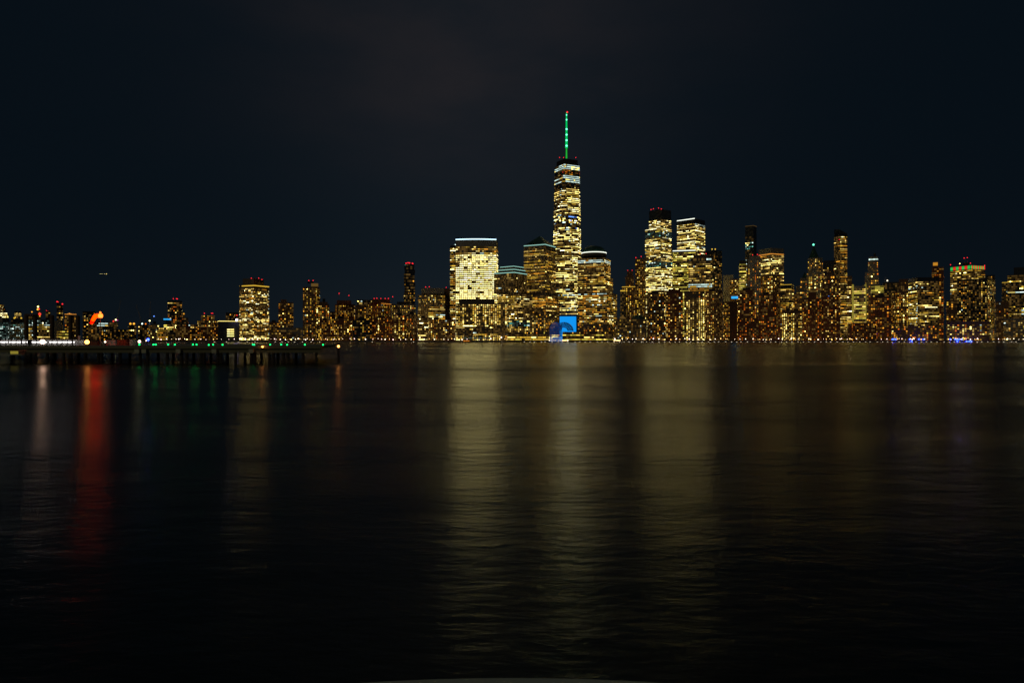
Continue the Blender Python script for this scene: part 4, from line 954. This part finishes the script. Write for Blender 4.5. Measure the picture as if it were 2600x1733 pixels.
# windsock
ws = thing('windsock', 'glowing red and orange windsock drooping from a mast on the pier', 'windsock', (XX(255, 203), 203, DZ))
Y = 203
m = MB(); m.cone((XX(255, Y), Y, DZ), P(255, 795, Y), .11, .08, 'steel', 8); m.build('mast', ws)
m = MB(); m.ball(P(254.6, 793, Y), .28, 'sock_white', 10, 6); m.build('lamp', ws, smooth=True)
m = MB(); m.cone(P(259, 801.4, Y), P(251.5, 801.4, Y - .1), .62, .60, 'sock_white', 14, False); m.ball(P(255, 801.4, Y), .26, 'sock_white', 10, 6); m.build('hoop', ws, smooth=True)
path = [(251.4, 801.4, .6, 'sock_orange'), (245, 801.4, .58, 'sock_orange'), (241.5, 803.0, .56, 'sock_orange'), (238.5, 808, .5, 'sock_orange'), (235, 814, .44, 'sock_red'), (231.5, 821, .36, 'sock_red')]
m = MB()
for i in range(len(path) - 1):
    m.cone(P(path[i][0], path[i][1], Y - .1 - i * .02), P(path[i + 1][0], path[i + 1][1], Y - .12 - i * .02), path[i][2], path[i + 1][2], path[i][3], 14, i in (0, 4))
m.build('sleeve', ws, smooth=True)
# long lit shed
sh = thing('pier_shed', 'long low open-fronted shed lit by rows of white tube lamps at far left', 'shed', (-150, 212, DZ))
Ys = 212.0; a = XX(-60, Ys); b = XX(196, Ys); zr = ZZ(862.6, Ys)
m = MB(); m.box(a, b, Ys - .3, Ys + 5.2, zr, zr + .22, 'steel'); m.build('roof', sh)
m = MB(); m.box(a, b, Ys + 4.8, Ys + 5.0, DZ, zr, 'white_paint'); m.build('back_wall', sh)
for x_ in list(range(-50, 196, 13)):
    m = MB(); m.box(XX(x_, Ys) - .07, XX(x_, Ys) + .07, Ys - .1, Ys + .1, DZ, zr, 'dark_metal'); m.build('post', sh)
for x0, x1 in ((55, 56.5), (71.5, 80), (183, 186.5)):
    m = MB(); m.box(XX(x0, Ys), XX(x1, Ys), Ys - .25, Ys - .12, DZ, zr, 'dark_metal'); m.build('screen_panel', sh)
for x0, x1 in ((-40, -8), (-4, 18), (24, 51), (57.5, 62), (66, 70.5), (81, 101), (103, 118), (126, 144), (147.5, 163), (165, 181), (186.8, 188.6)):
    m = MB(); a_ = P(x0, 867, Ys + .6); b_ = P(x1, 869.2, Ys + .6); m.box(a_.x, b_.x, Ys + .5, Ys + .8, b_.z, a_.z, 'tube_white'); m.build('tube_lamp', sh)
m = MB(); m.box(a, b, Ys + 2.0, Ys + 2.06, DZ + .35, DZ + .55, 'steel'); m.box(a, b, Ys + 2.0, Ys + 2.06, DZ + .75, DZ + .85, 'steel'); m.build('handrail', sh)
sg = thing('signboard', 'upright white panel on a post at the right end of the lit shed', 'signboard', (XX(200, 208), 208, DZ))
m = MB(); q0 = P(198, 852, 208); q1 = P(203.5, 863, 208); m.box(q0.x, q1.x, 208, 208.12, q1.z, q0.z, 'white_paint'); m.build('panel', sg)
m = MB(); m.box(q0.x + .25, q0.x + .4, 208.02, 208.1, DZ, q1.z, 'steel'); m.build('post', sg)
def shed(x0, x1, yt, Y, mat, label, cat, name, ribs=8):
    o = thing(name, label, cat, (XX((x0 + x1) / 2, Y), Y, DZ)); a = XX(x0, Y); b = XX(x1, Y); z = ZZ(yt, Y)
    m = MB(); m.box(a, b, Y, Y + 2.6, DZ, z, mat); m.build('body', o)
    m = MB()
    for i in range(ribs): x = a + (b - a) * (i + .5) / ribs; m.box(x - .05, x + .05, Y - .07, Y - .003, DZ + .1, z - .1, mat)
    m.build('corrugation', o)
    m = MB(); m.box(a - .1, b + .1, Y - .12, Y + 2.7, z + .002, z + .12, 'dark_metal'); m.build('roof', o); return o
shed(297, 322, 862, 209, 'red_paint', 'rusty red shipping container on the pier', 'container', 'shipping_container')
shed(268, 294, 863, 214, 'white_paint', 'pale corrugated shed between the windsock and the red container', 'shed', 'pier_shed')
shed(329, 336, 861, 209, 'white_paint', 'narrow white kiosk right of the red container', 'kiosk', 'pier_kiosk', 3)
shed(226, 246, 866, 210, 'rusty_steel', 'low brown equipment shed beside the orange floodlight', 'shed', 'pier_shed')
fe = thing('mesh_fence', 'pale mesh fence along the pier right of the white kiosk', 'fence', (XX(356, 216), 216, DZ))
for i in range(9):
    m = MB(); x = XX(339 + i * 4.4, 216); m.cone((x, 216, DZ), (x, 216, ZZ(861, 216)), .05, .05, 'steel', 5); m.build('post', fe)
m = MB()
for i in range(8): z = DZ + .15 + i * .24; m.cone((XX(339, 216), 216, z), (XX(374.2, 216), 216, z), .025, .025, 'steel', 4)
m.build('wire_mesh', fe)
# lit hut hung below the deck at the far left
hu = thing('dock_hut', 'small dock hut with a glowing yellow front under the pier edge at far left', 'hut', (XX(36, 188), 188, 0))
m = MB(); q0 = P(25.5, 890, 188); q1 = P(47, 899, 188); m.box(q0.x, q1.x, 188.05, 191, q1.z, q0.z + .3, 'rusty_steel'); m.build('body', hu)
m = MB(); m.box(q0.x + .1, q1.x - .1, 187.95, 188.04, q1.z + .1, q0.z - .1, 'window_lime_a'); m.build('lit_front', hu)
m = MB(); m.box(q0.x - 12, q1.x + 1.2, 187.6, 191.5, q1.z - .25, q1.z - .01, 'pale_concrete'); m.build('platform', hu)
m = MB(); m.cone((q0.x + .4, 189, -2), (q0.x + .4, 189, q1.z - .26), .2, .2, 'old_timber', 7); m.cone((q1.x - .4, 189, -2), (q1.x - .4, 189, q1.z - .26), .2, .2, 'old_timber', 7); m.build('support', hu)
# tall mooring piles behind
for i, (x_, yt, lb) in enumerate(((67, 796, 'tall dark mooring pile, left one of the pair joined by a beam'), (89, 797, 'tall dark mooring pile, right one of the pair joined by a beam'),
      (132, 799, 'tall round-topped dark mooring pile standing alone behind the white floodlight'), (179, 800, 'tall dark mooring pile in front of the orange-crowned tower'),
      (197.5, 800, 'tall dark mooring pile nearest the orange floodlight'))):
    Y = 300; m = MB(); c_ = P(x_, yt, Y); m.cone((c_.x, Y, -3), (c_.x, Y, c_.z - .6), .86, .86, 'rusty_steel', 16)
    m.ball((c_.x, Y, c_.z - .6), .86, 'rusty_steel', 16, 6, .7); tag(m.build('mooring_pile', smooth=False), lb, 'mooring pile')
m = MB(); a = P(64, 797, 298.6); b = P(93, 799.6, 298.6); m.box(a.x, b.x, 298.2, 298.9, b.z, a.z, 'rusty_steel'); tag(m.build('gantry_beam'), 'steel beam joining the pair of tall dark mooring piles', 'beam')

# airplane
ap = thing('airplane', 'tiny airplane with white lights over the left skyline', 'airplane', P(263, 695.5, 3800))
c_ = P(263, 695.5, 3800)
m = MB(); m.cone(c_ - Vector((17, 0, 0)), c_ + Vector((14, 0, 0)), .9, 1.9, 'steel', 10); m.cone(c_ + Vector((14, 0, 0)), c_ + Vector((19, 0, .2)), 1.9, .4, 'steel', 10); m.build('fuselage', ap)
m = MB(); m.prism([(c_.x + 4, c_.y - 1), (c_.x - 6, c_.y - 17), (c_.x - 8, c_.y - 17), (c_.x - 4, c_.y), (c_.x - 8, c_.y + 17), (c_.x - 6, c_.y + 17), (c_.x + 4, c_.y + 1)][::-1], c_.z - .6, c_.z - .3, 'steel', bottom=True); m.build('wing', ap)
m = MB(); m.prism([(c_.x - 17, c_.y - .2), (c_.x - 12, c_.y - .2), (c_.x - 12, c_.y + .2), (c_.x - 17, c_.y + .2)], c_.z, c_.z + 5.5, 'steel', top=[(c_.x - 18, c_.y - .2), (c_.x - 15.5, c_.y - .2), (c_.x - 15.5, c_.y + .2), (c_.x - 18, c_.y + .2)]); m.build('tail_fin', ap)
for dx in (-17, -6, 6, 18):
    m = MB(); m.ball(c_ + Vector((dx, -2.2, .3)), .9, 'window_white_d', 6, 4); m.build('light', ap)

# curved railing of the near promenade
rl = thing('railing', 'pale curved railing top at the bottom edge of the view', 'railing', (0, 1.2, CH - 2.4))
cyl = MB(); Rr = 2.2; cy0 = -0.9; zt_ = CH - .640
N = 80
def rp(a, r_, z): return (r_ * math.sin(a), cy0 + r_ * math.cos(a), z)
for i in range(N):
    a0 = R(-80 + 160 * i / N); a1 = R(-80 + 160 * (i + 1) / N)
    ri, ro = Rr - .07, Rr
    prof = [(ri, zt_ - .05), (ro, zt_ - .05), (ro + .006, zt_ - .03), (ro, zt_ - .006), (ro - .01, zt_), (ri + .01, zt_), (ri, zt_ - .006)]
    for k in range(len(prof)):
        p0 = prof[k]; p1 = prof[(k + 1) % len(prof)]
        cyl.face([rp(a0, *p0), rp(a0, *p1), rp(a1, *p1), rp(a1, *p0)][::-1], 'rail_paint')
cyl.build('handrail', rl)
for k in range(-6, 7):
    m = MB(); q = rp(R(k * 12), Rr - .035, 0); m.cone((q[0], q[1], CH - 2.4), (q[0], q[1], zt_ - .05), .018, .018, 'steel', 8); m.build('baluster', rl)
m = MB(); m.prism([(-30, -40), (30, -40), (30, .1)] + [rp(R(a_), Rr + .1, 0)[:2] for a_ in range(80, -81, -8)] + [(-30, .1)], -3, CH - 2.4, 'ground_stone')
q = m.build('pavement'); q['kind'] = 'structure'
